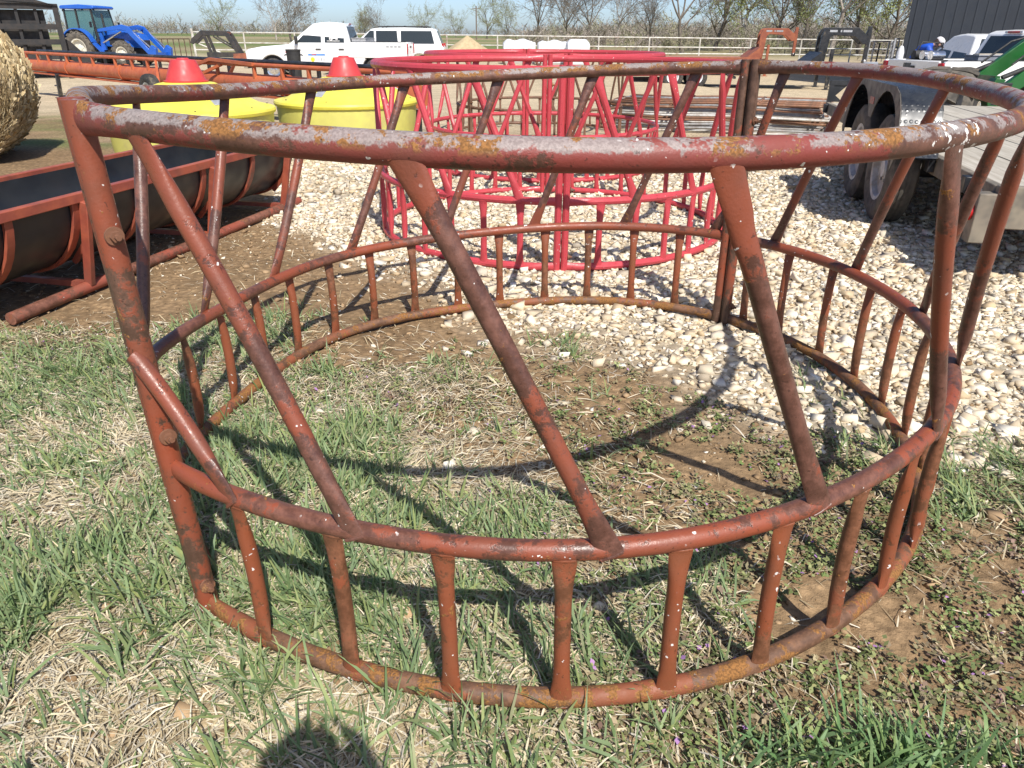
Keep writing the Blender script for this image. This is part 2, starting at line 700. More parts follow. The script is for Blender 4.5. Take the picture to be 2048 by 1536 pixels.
def lerpcol(r, n, cs, p=None):
    cs = np.array(cs)
    i = r.choice(len(cs), n, p=p)
    j = r.choice(len(cs), n, p=p)
    t = r.random(n)[:, None]
    return (cs[i] * (1 - t) + cs[j] * t) * r.uniform(.8, 1.2, n)[:, None]


grass_mat = attr_mat('grass_blade', .55, .30, .35)
straw_mat = attr_mat('dry_straw', .75, 0, .25)
leaf_mat = attr_mat('weed_leaf', .6, 0, .3)


def vegetation():
    r = np.random.default_rng(5)
    # living grass: clumps with a common lean
    cx_, cy_ = scatter(66000, -3.0, 2.6, .35, 4.2, lambda a, b: np.clip(grass_d(a, b), 0, 1) * .50, 11)
    k = 9
    X, Y, AZ, LEN, A0, A1 = [], [], [], [], [], []
    big = fbm(cx_, cy_, 3, 77)
    for i in range(k):
        n = len(cx_)
        az = r.uniform(0, 2 * np.pi, n)
        rad = np.abs(r.normal(0, .018, n))
        X.append(cx_ + np.cos(az) * rad)
        Y.append(cy_ + np.sin(az) * rad)
        flow = 2.2 + 2.5 * (fbm(cx_, cy_, 1.1, 79) - .5)
        AZ.append(np.where(r.random(n) < .55, flow + r.normal(0, .6, n), az))
        LEN.append(r.uniform(.035, .11, n) * (.5 + .9 * big) * r.choice([.6, 1, 1.3], n))
        a0 = np.abs(r.normal(.95, .36, n))
        A0.append(a0)
        A1.append(a0 + np.abs(r.normal(.50, .35, n)))
    X, Y, AZ, LEN, A0, A1 = [np.concatenate(q) for q in (X, Y, AZ, LEN, A0, A1)]
    n = len(X)
    cols = lerpcol(r, n, [(.135, .205, .075), (.235, .315, .145), (.29, .335, .125), (.18, .255, .125), (.40, .39, .22)], [.22, .30, .21, .19, .08])
    o = blades('grass', X, Y, LEN, r.uniform(.0032, .0078, n), A0, A1, cols, grass_mat, AZ, 3)
    tag(o, 'short green grass tufts growing around and inside the rusty feeder', 'grass', kind='stuff')
    # the long clump at the lower right
    n = 210
    x, y = r.normal(.68, .15, n), r.normal(.90, .03, n)
    az = r.uniform(0, 2 * np.pi, n)
    cols = lerpcol(r, n, [(.12, .22, .08), (.20, .31, .14), (.25, .34, .12)])
    o2 = blades('tall_grass', x, y, r.uniform(.07, .16, n), r.uniform(.005, .0085, n), np.abs(r.normal(.35, .25, n)), np.abs(r.normal(1.0, .4, n)), cols, grass_mat, az, 4)
    tag(o2, 'clump of longer green grass blades in front of the weeds', 'grass', kind='stuff')
    # dead straw, mostly lying
    def sdens(a, b):
        g = np.clip(grass_d(a, b) * 2.2, 0, 1)
        wd = weed_d(a, b)
        base = .08 + .80 * np.maximum(g, .9 * sstep(.3, -.05, a) * sstep(3.0, 2.2, b)) + .30 * wd
        return base * (1 - .72 * bare_d(a, b)) * (1 - .86 * sstep(.2, .7, gravel_d(a, b))) * (.35 + fbm(a, b, 3.4, 83))
    xa, ya = scatter(150000, -2.7, .55, .38, 3.2, lambda a, b: np.clip(sdens(a, b) * 1.25, 0, 1), 12)
    xb, yb = scatter(90000, -3.2, 2.8, .35, 5.0, lambda a, b: sdens(a, b) * np.where((a > -2.7) & (a < .55) & (b < 3.2), .1, 1), 18)
    x, y = np.concatenate([xa, xb]), np.concatenate([ya, yb])
    n = len(x)
    cols = lerpcol(r, n, [(.56, .47, .31), (.44, .355, .21), (.63, .56, .42), (.52, .48, .40), (.32, .24, .14)], [.34, .22, .22, .14, .08])
    az = np.where(r.random(n) < .5, 9 * fbm(x, y, 2.1, 91) + r.normal(0, .5, n), r.uniform(0, 2 * np.pi, n))
    o3 = blades('dry_straw', x, y, r.uniform(.02, .095, n), r.uniform(.0016, .0048, n), r.uniform(1.0, 1.6, n), r.uniform(1.25, 1.95, n), cols, straw_mat, az, 6, segs=2, zoff=.002)
    tag(o3, 'pale dead grass and straw lying over the dirt', 'straw', kind='stuff')
    # low weeds with tiny leaves and purple flowers
    x, y = scatter(46000, -2.6, 2.4, .4, 3.4, lambda a, b: np.clip(weed_d(a, b) * 1.2, 0, 1) * .55, 13)
    n = len(x)
    V, T, C = [], [], []
    K = 10
    hplant = r.uniform(.006, .034, n)
    base_c = lerpcol(r, n, [(.13, .18, .055), (.24, .26, .105), (.11, .14, .05), (.26, .20, .12), (.19, .12, .09)], [.26, .26, .12, .24, .12])
    for q in range(K):
        az = r.uniform(0, 2 * np.pi, n)
        rad = r.uniform(.004, .026, n)
        c0 = np.stack([x + np.cos(az) * rad, y + np.sin(az) * rad, ground_z(x, y) + hplant * r.uniform(.25, 1, n)], -1)
        s = r.uniform(.003, .0078, n)[:, None]
        d = np.stack([np.cos(az), np.sin(az), r.normal(.1, .4, n)], -1)
        e = np.stack([-np.sin(az), np.cos(az), r.normal(0, .3, n)], -1)
        V.append(np.stack([c0 - d * s, c0 + e * s * .8, c0 + d * s * 1.1, c0 - e * s * .8], 1))
        cc = base_c * r.uniform(.7, 1.3, n)[:, None]
        fl = (r.random(n) < .05) & (q > 7)
        cc = np.where(fl[:, None], np.array((.36, .19, .40)), cc)
        C.append(np.repeat(cc[:, None], 4, 1))
    V = np.concatenate(V).reshape(-1, 3)
    C = np.concatenate(C).reshape(-1, 3)
    m = len(V) // 4
    T = (np.array([(0, 1, 2, 3)])[None] + (np.arange(m) * 4)[:, None, None]).reshape(-1, 4)
    o4 = np_mesh('low_weeds', V, T, leaf_mat, cols=np.clip(C, 0, 1))
    tag(o4, 'low leafy weeds with tiny purple flowers on bare soil', 'weeds', kind='stuff')


vegetation()


def gravel():
    r = np.random.default_rng(9)
    ico = np.array([(x, y, z) for x in (-1, 1) for y in (-1, 1) for z in (-1, 1)], dtype=float) * .68
    tri = np.array([(0, 1, 3), (0, 3, 2), (4, 6, 7), (4, 7, 5), (0, 4, 5), (0, 5, 1), (2, 3, 7), (2, 7, 6), (0, 2, 6), (0, 6, 4), (1, 5, 7), (1, 7, 3)])
    x1, y1 = scatter(72000, -2.6, 4.4, 1.3, 5.6, lambda a, b: gravel_d(a, b) ** 1.3 * .95, 15)
    x2, y2 = scatter(36000, -3.6, 6.0, 5.6, 9.8, lambda a, b: gravel_d(a, b) * sstep(10.2, 8.2, b) * .8, 16)
    x3, y3 = scatter(26000, -2.6, 2.4, .7, 5.4, lambda a, b: (.25 + .5 * (fbm(a, b, 1.5, 90) > .5)) * (1 - .8 * np.clip(grass_d(a, b), 0, 1)), 17)
    x, y = np.concatenate([x1, x2, x3]), np.concatenate([y1, y2, y3])
    s = np.concatenate([r.lognormal(math.log(.0122), .46, len(x1)), r.lognormal(math.log(.0180), .36, len(x2)), r.lognormal(math.log(.0052), .55, len(x3))])
    s = np.clip(s, .002, .04)
    n = len(x)
    sc = np.stack([s * r.uniform(.9, 1.5, n), s * r.uniform(.75, 1.1, n), s * r.uniform(.42, .8, n)], -1)
    v = (ico[None] * r.uniform(.55, 1.25, (n, 8, 1)) + r.normal(0, .16, (n, 8, 3))) * sc[:, None]
    a, b = r.uniform(0, 2 * np.pi, n), r.normal(0, .45, n)
    ca, sa, cb, sb = np.cos(a), np.sin(a), np.cos(b), np.sin(b)
    y_, z_ = v[..., 1] * cb[:, None] - v[..., 2] * sb[:, None], v[..., 1] * sb[:, None] + v[..., 2] * cb[:, None]
    X_, Y_ = v[..., 0] * ca[:, None] - y_ * sa[:, None], v[..., 0] * sa[:, None] + y_ * ca[:, None]
    z0 = ground_z(x, y) + s * r.uniform(-.1, .40, n)
    V = np.stack([X_ + x[:, None], Y_ + y[:, None], z_ + z0[:, None]], -1).reshape(-1, 3)
    cols = lerpcol(r, n, [(.67, .585, .445), (.57, .46, .315), (.77, .715, .61), (.50, .38, .235), (.44, .38, .30)], [.34, .27, .19, .13, .07])
    nclod = len(x3)
    clod = r.random(nclod) < .8
    cols[-nclod:][clod] = lerpcol(r, int(clod.sum()), [(.30, .20, .11), (.38, .26, .15), (.22, .145, .08)])
    C = np.repeat(np.clip(cols, 0, .88)[:, None], 8, 1).reshape(-1, 3)
    T = (tri[None] + (np.arange(n) * 8)[:, None, None]).reshape(-1, 3)
    o = np_mesh('gravel', V, T, attr_mat('limestone_gravel', .88, 0, .15), cols=C)
    tag(o, 'loose white and cream limestone gravel spread over the yard', 'gravel', kind='stuff')


gravel()


# ================================================================== round bale feeders
CO = [[-0.0163, 0.0517], [-0.0029, -0.0003], [-0.0145, 0.0019], [0.0071, -0.0067], [-0.0045, 0.0019]]
ZC = [[1.0794, 0.0184, -0.0008, 0.0047, 0.0203, -0.0004, -0.0025, -0.003, 0.0024],
      [0.3972, 0.023, -0.0057, 0.0017, 0.0049, -0.0011, -0.0046, -0.0014, 0.0009],
      [0.0298, 0.0034, -0.0034, -0.0017, 0.0006, -0.0001, 0.0014, -0.0005, -0.0005]]
SH = (-0.0128, 0.02)
FCX, FCY = 0.1451, 2.2465
_pt = 1.2 * (1 + sum(a * math.cos((i + 2) * R(226.3)) + b * math.sin((i + 2) * R(226.3)) for i, (a, b) in enumerate(CO)))
_pp = Vector((FCX + _pt * math.cos(R(226.3)), FCY + _pt * math.sin(R(226.3)), 0))
_dl = (_pp - Vector((.10, 0, 0))).normalized()
LNX, LNY = _dl.y, -_dl.x                   # normal of the straight stretch, pointing into the ring
LND = _pp.x * LNX + _pp.y * LNY


def ring_bent(deg, lvl, dr=0.0):
    """slightly out-of-round feeder: lvl 0 top rail, 1 middle rail, 2 bottom rail"""
    t = R(deg)
    r = 1.2 * (1 + sum(a * math.cos((i + 2) * t) + b * math.sin((i + 2) * t) for i, (a, b) in enumerate(CO))) + dr
    if 186 < deg % 360 < 226.4:
        # the joint with the other half is pulled straight: this stretch runs in line towards the end posts
        ca, sa = FCX * LNX + FCY * LNY, math.cos(t) * LNX + math.sin(t) * LNY
        if sa < -1e-3:
            rc = -(ca - LND - .032 * min(1, (226.4 - deg % 360) / 5)) / sa + dr
            h = max(0.0, min(1.0, .5 + .5 * (rc - r) / .05))
            r = rc * (1 - h) + r * h - .05 * h * (1 - h) if rc < r + .05 else r
    c = ZC[lvl]
    z = c[0] + sum(c[2 * k - 1] * math.cos(k * t) + c[2 * k] * math.sin(k * t) for k in range(1, 5))
    f = (1, .36, 0)[lvl]
    lean = -.034 * f * math.exp(-(((deg % 360) - 224) / 24) ** 2)
    return Vector((r * math.cos(t) + SH[0] * f + lean, r * math.sin(t) + SH[1] * f, z))


def ring_round(Rr):
    def g(deg, lvl, dr=0.0):
        t = R(deg)
        return Vector(((Rr + dr) * math.cos(t), (Rr + dr) * math.sin(t), (1.06, .40, .03)[lvl]))
    return g


def rail(ring, a, b, lvl, rad, n=14, seg=72, flat=5.0):
    pts, hd, wv, hv = [], [], [], []
    for i in range(seg + 1):
        d = a + (b - a) * i / seg
        e = min(d - a, b - d)
        k = max(0.0, 1 - e / flat)
        k = k * k * (3 - 2 * k)
        pts.append(ring(d, lvl))
        hd.append((0, 0, 1))
        wv.append(rad * (1 - .45 * k))
        hv.append(rad * (1 + .22 * k))
    return MB().sweep(pts, hd, wv, hv, n)


def slat(ring, d0, l0, f0, d1, l1, f1, rad, off0, off1, dz0, dz1, n=12, flatlen=.13, kink=None, ends=(1, 1), seg=22):
    """bar from ring angle d0 (level l0) to d1 (level l1) with hammered-flat ends; f0/f1: blends toward level 1 for ends on a post"""
    def P(d, l, f, off, dz):
        a = ring(d, l, off)
        if f:
            a = a.lerp(ring(d, 1, off), f)
        return a + Vector((0, 0, dz))
    A, B = P(d0, l0, f0, off0, dz0), P(d1, l1, f1, off1, dz1)
    L = (B - A).length
    pts, hd, wv, hv = [], [], [], []
    for i in range(seg + 1):
        t = i / seg
        t = .5 - .5 * math.cos(math.pi * t) if seg > 8 else t
        p = A.lerp(B, t)
        k0 = max(0, 1 - t * L / flatlen) * ends[0]
        k1 = max(0, 1 - (1 - t) * L / flatlen) * ends[1]
        k = max(k0, k1)
        k = k * k * (3 - 2 * k)
        bow = math.sin(math.pi * t) ** .7
        rd = Vector((p.x, p.y, 0)).normalized()
        p = p - rd * (.010 * bow)
        if kink and abs(t - kink[0]) < kink[1]:
            q = 1 - abs(t - kink[0]) / kink[1]
            p = p - rd * (kink[2] * q) + rd.cross(Vector((0, 0, 1))) * (kink[2] * .6 * q)
            k = max(k, .45 * q)
        pts.append(p)
        hd.append(rd)
        wv.append(rad * (1 + .44 * k))
        hv.append(rad * (1 - .74 * k))
    m = MB().sweep(pts, hd, wv, hv, n)
    # weld beads across the flattened ends
    for idx, e, sgn in ((0, ends[0], 1), (seg, ends[1], -1)):
        if e:
            p = pts[idx] + (pts[idx - sgn * 0] - pts[idx]) * 0
            tdir = (pts[1] - pts[0]).normalized() if idx == 0 else (pts[-1] - pts[-2]).normalized()
            sd_ = tdir.cross(hd[idx]).normalized()
            w_ = rad * 1.22
            m.tube([p - sd_ * w_ + tdir * (.0), p + hd[idx] * .002, p + sd_ * w_], .0040, 7)
    return m


def feeder(name, label, loc, rz, ring, mats, posts, diag, ups, rads, near_bolts=(), detail=14):
    """posts: (near half start, far half end, far half start, near half end) angles"""
    rt, rm, rb, bar = rads
    root = thing(name, label, 'hay feeder', loc, rz, None)
    p_ns, p_fe, p_fs, p_ne = posts
    for a, b in ((p_ns, p_ne + 360 if p_ne < p_ns else p_ne), (p_fs, p_fe)):
        rail(ring, a, b, 0, rt, detail).build('top_rail', mats['top'], root)
        rail(ring, a, b, 1, rm, detail).build('middle_rail', mats['mid'], root)
        rail(ring, a, b, 2, rb, detail).build('bottom_rail', mats['bot'], root)
    for d in posts:
        t_, b_ = ring(d, 0), ring(d, 2)
        rd = Vector((t_.x, t_.y, 0)).normalized()
        pts = [b_ + Vector((0, 0, -.024))] + [b_.lerp(t_, k / 6) for k in range(0, 7)] + [t_ + Vector((0, 0, .028))]
        po = MB().sweep(pts, rd, .0205, .0225, detail).build('end_post', mats['post'], root)
        for z in (.09, .47, .88):
            c = b_.lerp(t_, (z - .03) / 1.05)
            tg = Vector((-rd.y, rd.x, 0))
            if d in (p_fe, p_fs):
                continue
            sg = 1 if d == p_ns else -1
            q = c + tg * (sg * .019)
            m = MB()
            m.tube([q, q + tg * (sg * .006)], .017, 14)
            m.tube([q + tg * (sg * .006), q + tg * (sg * .016)], .0105, 6)
            m.tube([q + tg * (sg * .016), q + tg * (sg * .026)], .0055, 8)
            m.build('bolt', mats['bolt'], root)
    for dg in diag:
        slat(ring, *dg[:6], bar, rt * .72, rm * .80, -rt * .15, -rm * .25, detail, kink=dg[6] if len(dg) > 6 else None, flatlen=dg[7] if len(dg) > 7 else .14,
             ends=dg[8] if len(dg) > 8 else (1, 1)).build('slant_bar', mats['bar'], root)
    for d in ups:
        slat(ring, d, 1, 0, d, 2, 0, bar * .93, rm * .62, rb * .72, -rm * .60, -rb * .35, detail, flatlen=.09, seg=14).build('upright', mats['up'], root)
    return root


RUST = dict(
    top=rust_mat('weathered_top_rail', (.225, .046, .036), (.140, .064, .043), (.32, .145, .042), (.325, .280, .262), .72, .52, .62, 1.1, .55, True, tuple(px(1955, 258, 1.09) - Vector((FCX, FCY, 0))) + (.13,)),
    mid=rust_mat('rusty_red_pipe', (.255, .060, .027), (.155, .064, .042), (.36, .16, .04), None, .48, .04, 0, .55, .42),
    bot=rust_mat('heavily_rusted_pipe', (.25, .072, .030), (.165, .082, .045), (.31, .140, .038), None, .70, .56, 0, .4, .62),
    post=rust_mat('rusty_post', (.255, .060, .027), (.120, .064, .042), (.34, .16, .045), None, .55, .10, 0, .55, .45),
    bar=rust_mat('rusty_slant_pipe', (.235, .062, .032), (.135, .060, .043), (.36, .16, .04), None, .62, .06, 0, .7, .38),
    up=rust_mat('rusty_upright_pipe', (.245, .066, .027), (.185, .074, .036), (.36, .16, .04), None, .48, .14, 0, 1.2, .5),
    bolt=rust_mat('rusted_bolt', (.20, .09, .05), (.13, .06, .035), (.40, .2, .08), None, .5, .5, 0, 0, .7))

near = [(228.3, 0, .62, 237.6, 1, 0, None, .14, (0, 1)), (236.1, 0, 0, 250.2, 1, 0), (256.8, 0, 0, 271.8, 1, 0), (277.8, 0, 0, 292.6, 1, 0, (.19, .035, .006), .24), (300.2, 0, 0, 315.2, 1, 0),
        (321.3, 0, 0, 336.3, 1, 0), (342.6, 0, 0, 357.2, 1, 0), (365.6, 0, 0, 380.0, 1, 0), (387.4, 0, 0, 400.2, 1, 0), (402.6, 0, 0, 407.6, 1, -.42, None, .14, (1, 0))]
far = [(50.4, 0, .80, 53.4, 1, 0, None, .14, (0, 1)), (59.5, 0, 0, 72.2, 1, 0), (79.5, 0, 0, 92.2, 1, 0), (99.4, 0, 0, 113.6, 1, 0), (119.8, 0, 0, 135.8, 1, 0), (140.5, 0, 0, 157.5, 1, 0),
       (162.8, 0, 0, 179.5, 1, 0), (184.8, 0, 0, 199.6, 1, 0), (206.5, 0, 0, 219.5, 1, 0)]
# a bar that dies on the end post stops part of the way down
near[-1] = (402.6, 0, 0, 407.4, 0, .55, None, .14, (1, 0))
ups = [237.8, 247.9, 257.8, 267.9, 277.9, 288.3, 298.9, 309.4, 320, 330.8, 341.5, 352.4, 363.4, 374, 385, 396, 404.5] + [60.0, 69.7, 79.5, 89.3, 100.1, 110.4, 121.1, 131.3, 141.7, 153.0, 164.3, 175.4, 186.3, 197, 207.5, 217.6]
FC = (FCX, FCY, 0)
feeder('round_bale_feeder', 'big rusty red pipe hay ring in the grass nearest the camera', FC, 0, ring_bent, RUST,
       (228.2, 226.3, 50.2, 48.2), near + far, ups, (.0245, .0200, .0205, .0172))

RED = {k: v for k, v in zip(('top', 'mid', 'bot', 'post', 'bar', 'up', 'bolt'), [rust_mat('bright_red_paint', (.50, .055, .070), (.38, .05, .05), (.30, .10, .05), None, -.45, -.5, 0, .7, .40)] * 6 + [RUST['bolt']])}
BRN = {k: v for k, v in zip(('top', 'mid', 'bot', 'post', 'bar', 'up', 'bolt'), [rust_mat('dull_brown_rust', (.20, .10, .062), (.16, .085, .05), (.30, .16, .07), None, .5, .1, 0, .2, .65)] * 6 + [RUST['bolt']])}
reg_d, reg_u = [], []
for h0 in (1.0, 181.0):
    for k in range(8):
        reg_d.append((h0 + 6 + 21.2 * k, 0, 0, h0 + 19.5 + 21.2 * k, 1, 0))
    for k in range(16):
        reg_u.append(h0 + 9.5 + 10.55 * k)
PST = (181.1, 179.0, 1.0, -1.1)
c1, c2, c3 = (.27, 5.20), (.30, 7.95), (.36, 10.95)
feeder('round_bale_feeder', 'bright red pipe hay ring standing directly behind the rusty one', (*c1, 0), R(90), ring_round(1.17), RED, PST, reg_d, reg_u, (.0255, .0215, .0220, .0195), detail=10)
feeder('round_bale_feeder', 'bright red pipe hay ring farther back, between the first red ring and the brown ring', (*c2, 0), R(98), ring_round(1.17), RED, PST, reg_d, reg_u, (.0255, .0215, .0220, .0195), detail=8)
feeder('round_bale_feeder', 'dull brown rusted hay ring behind both red rings', (*c3, gz(*c3)), R(35), ring_round(1.15), BRN, PST, reg_d, reg_u, (.0235, .0190, .0195, .0160), detail=8)
for o in bpy.data.objects:
    if o.name.startswith('round_bale_feeder'):
        o['group'] = 'round bale feeders in a row'


# ================================================================== yard equipment
RUBBER = pm('black_rubber', (.028, .027, .026), (.055, .05, .045), 9, .8, bmp=.2, dirt=(.17, .14, .10), dirtamt=.2)
RUBBER_DUSTY = pm('dusty_rubber', (.075, .068, .058), (.14, .12, .095), 9, .9, bmp=.2)
BLACK = pm('black_paint', (.012, .013, .015), (.03, .03, .032), 6, .4, dirt=(.16, .13, .09), dirtamt=.15)
STEEL = pm('bare_steel', (.35, .35, .36), (.22, .21, .20), 10, .4, .8)
GALV = pm('galvanised_pipe', (.50, .51, .53), (.36, .36, .37), 12, .45, .35)
ORANGE = pm('faded_orange_paint', (.50, .135, .05), (.42, .10, .042), 4, .55, bmp=.1, dirt=(.25, .085, .04), dirtamt=.1)
BUNKRED = pm('bunk_red_paint', (.36, .088, .046), (.26, .060, .038), 7, .55, bmp=.2, dirt=(.14, .065, .045), dirtamt=.5)


def tyre(parent, c, r, wdt, rim_r, rim_mat, lugs=0, mat=None, out=1, lug_h=.03, n=36, dish=.35):
    """wheel lying in the xz plane (axle along y); out: side that faces outwards"""
    mat = mat or RUBBER
    h = wdt / 2
    ri = rim_r
    prof = [(ri, -h * .80), (ri + (r - ri) * .25, -h * .98), (r - (r - ri) * .3, -h), (r - .02 * r, -h * .78), (r, -h * .45), (r, h * .45), (r - .02 * r, h * .78),
            (r - (r - ri) * .3, h), (ri + (r - ri) * .25, h * .98), (ri, h * .80)]
    m = MB().lathe(prof, n, c, 'y')
    if lugs:
        for k in range(lugs):
            for s in (-1, 1):
                a = 2 * math.pi * (k + (.5 if s > 0 else 0)) / lugs
                pts = []
                for q in range(4):
                    aa = a + q * .11
                    rr = r + lug_h * .2 - (.05 * r if q == 3 else 0)
                    pts.append(Vector((math.cos(aa) * rr, s * h * (.02 + .33 * q), math.sin(aa) * rr)) + Vector(c))
                m.sweep(pts, [(p - Vector(c)) for p in pts], lug_h * .62, lug_h, 4)
    else:
        for yy in (-.3, 0, .3):
            m.lathe([(r * .995, yy * h - .004), (r * 1.012, yy * h - .10 * h), (r * 1.012, yy * h + .10 * h), (r * .995, yy * h + .004)], n, c, 'y')
    t = m.build('tyre', mat, parent)
    o = out
    rp = [(ri * 1.0, o * h * .82), (ri * 1.04, o * h * .86), (ri * .92, o * h * .80), (ri * .86, o * h * (.80 - dish)), (ri * .5, o * h * (.70 - dish)), (ri * .30, o * h * (.86 - dish)), (ri * .28, o * h * (1.0 - dish)), (0.001, o * h * (1.02 - dish))]
    rm_ = MB().lathe(rp, 28, c, 'y')
    rm_.lathe([(ri, -h * .8), (ri * .9, -h * .7), (ri * .88, h * .6), (ri, h * .8)], 28, c, 'y')
    rim = rm_.build('rim', rim_mat, t)
    nm = MB()
    for k in range(6):
        a = 2 * math.pi * k / 6
        p = Vector((math.cos(a) * ri * .42, o * h * (.70 - dish), math.sin(a) * ri * .42)) + Vector(c)
        nm.tube([p, p + Vector((0, o * .02, 0))], ri * .055, 6)
    nm.build('wheel_nut', STEEL, t)
    return t


# ---------------------------------------------------------------- feed bunk
def bunk():
    P0 = Vector((-2.22, 3.13, 0))
    e = Vector((.222, .975, 0)).normalized()
    root = thing('feed_bunk', 'long red steel feed bunk with a black plastic trough, left of the rusty ring', 'feed bunk', P0, math.atan2(e.y, e.x))
    x0, x1, W, ZR = -.45, 2.62, .72, .50
    poly_t = pm('black_poly', (.014, .017, .021), (.026, .028, .03), 3, .42, dirt=(.10, .085, .065), dirtamt=.1)
    def arc(ry, rz, zc, n=20, y0=W / 2):
        return [(y0 - ry * math.cos(math.pi * k / n), zc - rz * math.sin(math.pi * k / n)) for k in range(n + 1)]
    out_, in_ = arc(.350, .375, ZR), arc(.338, .363, ZR)
    m = MB()
    n = len(out_)
    pv = [(x, y, z) for x in (x0 + .02, x1 - .02) for (y, z) in out_] + [(x, y, z) for x in (x0 + .03, x1 - .03) for (y, z) in in_]
    fs = []
    for k in range(n - 1):
        fs.append((k, k + 1, n + k + 1, n + k))
        fs.append((2 * n + k, 3 * n + k, 3 * n + k + 1, 2 * n + k + 1))
    for k in (0, n - 1):
        fs.append((k, n + k, 3 * n + k, 2 * n + k))
    for k in range(n - 1):
        fs.append((k, 2 * n + k, 2 * n + k + 1, k + 1))
        fs.append((n + k, n + k + 1, 3 * n + k + 1, 3 * n + k))
    m.add(pv, fs)
    m.build('trough', poly_t, root)
    for xe in (x0 + .025, x1 - .025):
        MB().prism(in_[::-1], 'x', xe - .006, xe + .006).build('end_panel', poly_t, root, smooth=0)
    for y in (0, W):
        MB().bar((x0, y, ZR), (x1, y, ZR), .042, .046).build('rim_rail', BUNKRED, root, bevel=.004)
    for x in (x0, x1):
        MB().bar((x, -.02, ZR - .001), (x, W + .02, ZR - .001), .04, .044, ).build('end_rail', BUNKRED, root, bevel=.004)
    for xb in (.03, .42, .88, 1.46, 2.02, 2.52):
        a, b = arc(.368, .392, ZR, 18), arc(.352, .377, ZR, 18)
        MB().prism(a + b[::-1], 'x', xb - .022, xb + .022).build('cradle_strap', BUNKRED, root, bevel=.002)
    for y in (.085, W - .085):
        MB().tube([(-.02, y, .034), (.6, y, .036), (1.4, y, .033), (2.2, y, .036), (2.72, y, .034)], .030, 12).build('skid_pipe', rust_mat('skid_rust%d' % int(y * 100), (.30, .075, .045), (.20, .085, .055), (.35, .15, .06), None, .5, .1, 0, .1, .6), root)
    for x in (.45, 1.52, 2.45):
        for y, ys in ((-.035, .075), (W + .035, W - .075)):
            MB().bar((x, y, ZR - .02), (x + .02, ys, .05), .045, .03, (1, 0, 0)).build('leg', BUNKRED, root, bevel=.003)
            MB().bar((x + .01, (y + ys) / 2, .28), (x + .05, W / 2 + (-.20 if y < 0 else .20), .155), .025, .02, (1, 0, 0)).build('brace', BUNKRED, root)
        MB().bar((x + .02, .085, .05), (x + .02, W - .085, .05), .035, .03).build('cross_bar', BUNKRED, root)


bunk()


# ---------------------------------------------------------------- yellow mineral tubs
YEL_LID = pm('yellow_poly_lid', (.80, .73, .10), (.72, .63, .075), 2.2, .5, bmp=.1, bscale=30, dirt=(.52, .45, .17), dirtamt=.3)
YEL_TUB = pm('yellow_poly_tub', (.66, .63, .15), (.58, .54, .14), 3, .6, bmp=.1, bscale=30, dirt=(.40, .34, .17), dirtamt=.4)
RED_POLY = pm('red_poly', (.60, .060, .060), (.52, .045, .05), 5, .5)


def tub(label, x, y, rz):
    root = thing('mineral_feeder', label, 'mineral feeder', (x, y, gz(x, y)), rz, 'yellow mineral feeders')
    MB().lathe([(.001, .005), (.70, .005), (.745, .03), (.765, .25), (.780, .50), (.780, .52)], 56).build('tub', YEL_TUB, root)
    prof = [(.775, .505), (.800, .515), (.808, .54), (.800, .562), (.765, .572), (.72, .590), (.52, .690), (.40, .745), (.26, .79), (.20, .80), (.001, .80)]
    m = MB()
    n = 60
    vs_, fs = [], []
    for i, (r, h) in enumerate(prof):
        for j in range(n):
            a = 2 * math.pi * j / n
            k = 0.0
            if 5 <= i <= 7:
                k = .5 + .5 * math.cos(3 * a)
                k = max(0, k - .35) * .05
            vs_.append((r * math.cos(a), r * math.sin(a), h - k))
    for i in range(len(prof) - 1):
        for j in range(n):
            fs.append((i * n + j, i * n + (j + 1) % n, (i + 1) * n + (j + 1) % n, (i + 1) * n + j))
    m.add(vs_, fs)
    lid = m.build('lid', YEL_LID, root, smooth=.5)
    for k in range(3):
        a = R(120 * k + 60)
        c_, s_ = math.cos(a), math.sin(a)
        MB().box((c_ * .60, s_ * .60, .655), (.13, .09, .012), Matrix.Rotation(a, 3, 'Z') @ Matrix.Rotation(R(26), 3, 'Y')).build('latch_plate', GALV, lid, bevel=.003)
    for k in range(8):
        a = R(45 * k + 10)
        MB().lathe([(.011, 0), (.009, .006), (.001, .008)], 10, (math.cos(a) * .73, math.sin(a) * .73, .582)).build('rivet', BLACK, lid)
    MB().lathe([(.205, .795), (.208, .812), (.186, .815), (.118, .985), (.112, .995), (.06, 1.0), (.05, 1.012), (.001, 1.014)], 36).build('red_cone', RED_POLY, root, smooth=.5)
    return root


tub('yellow plastic mineral tub with red cone, nearest, behind the feed bunk', -3.20, 7.66, R(15))
tub('yellow plastic mineral tub with red cone, farther, next to the red rings', -1.90, 8.85, R(75))


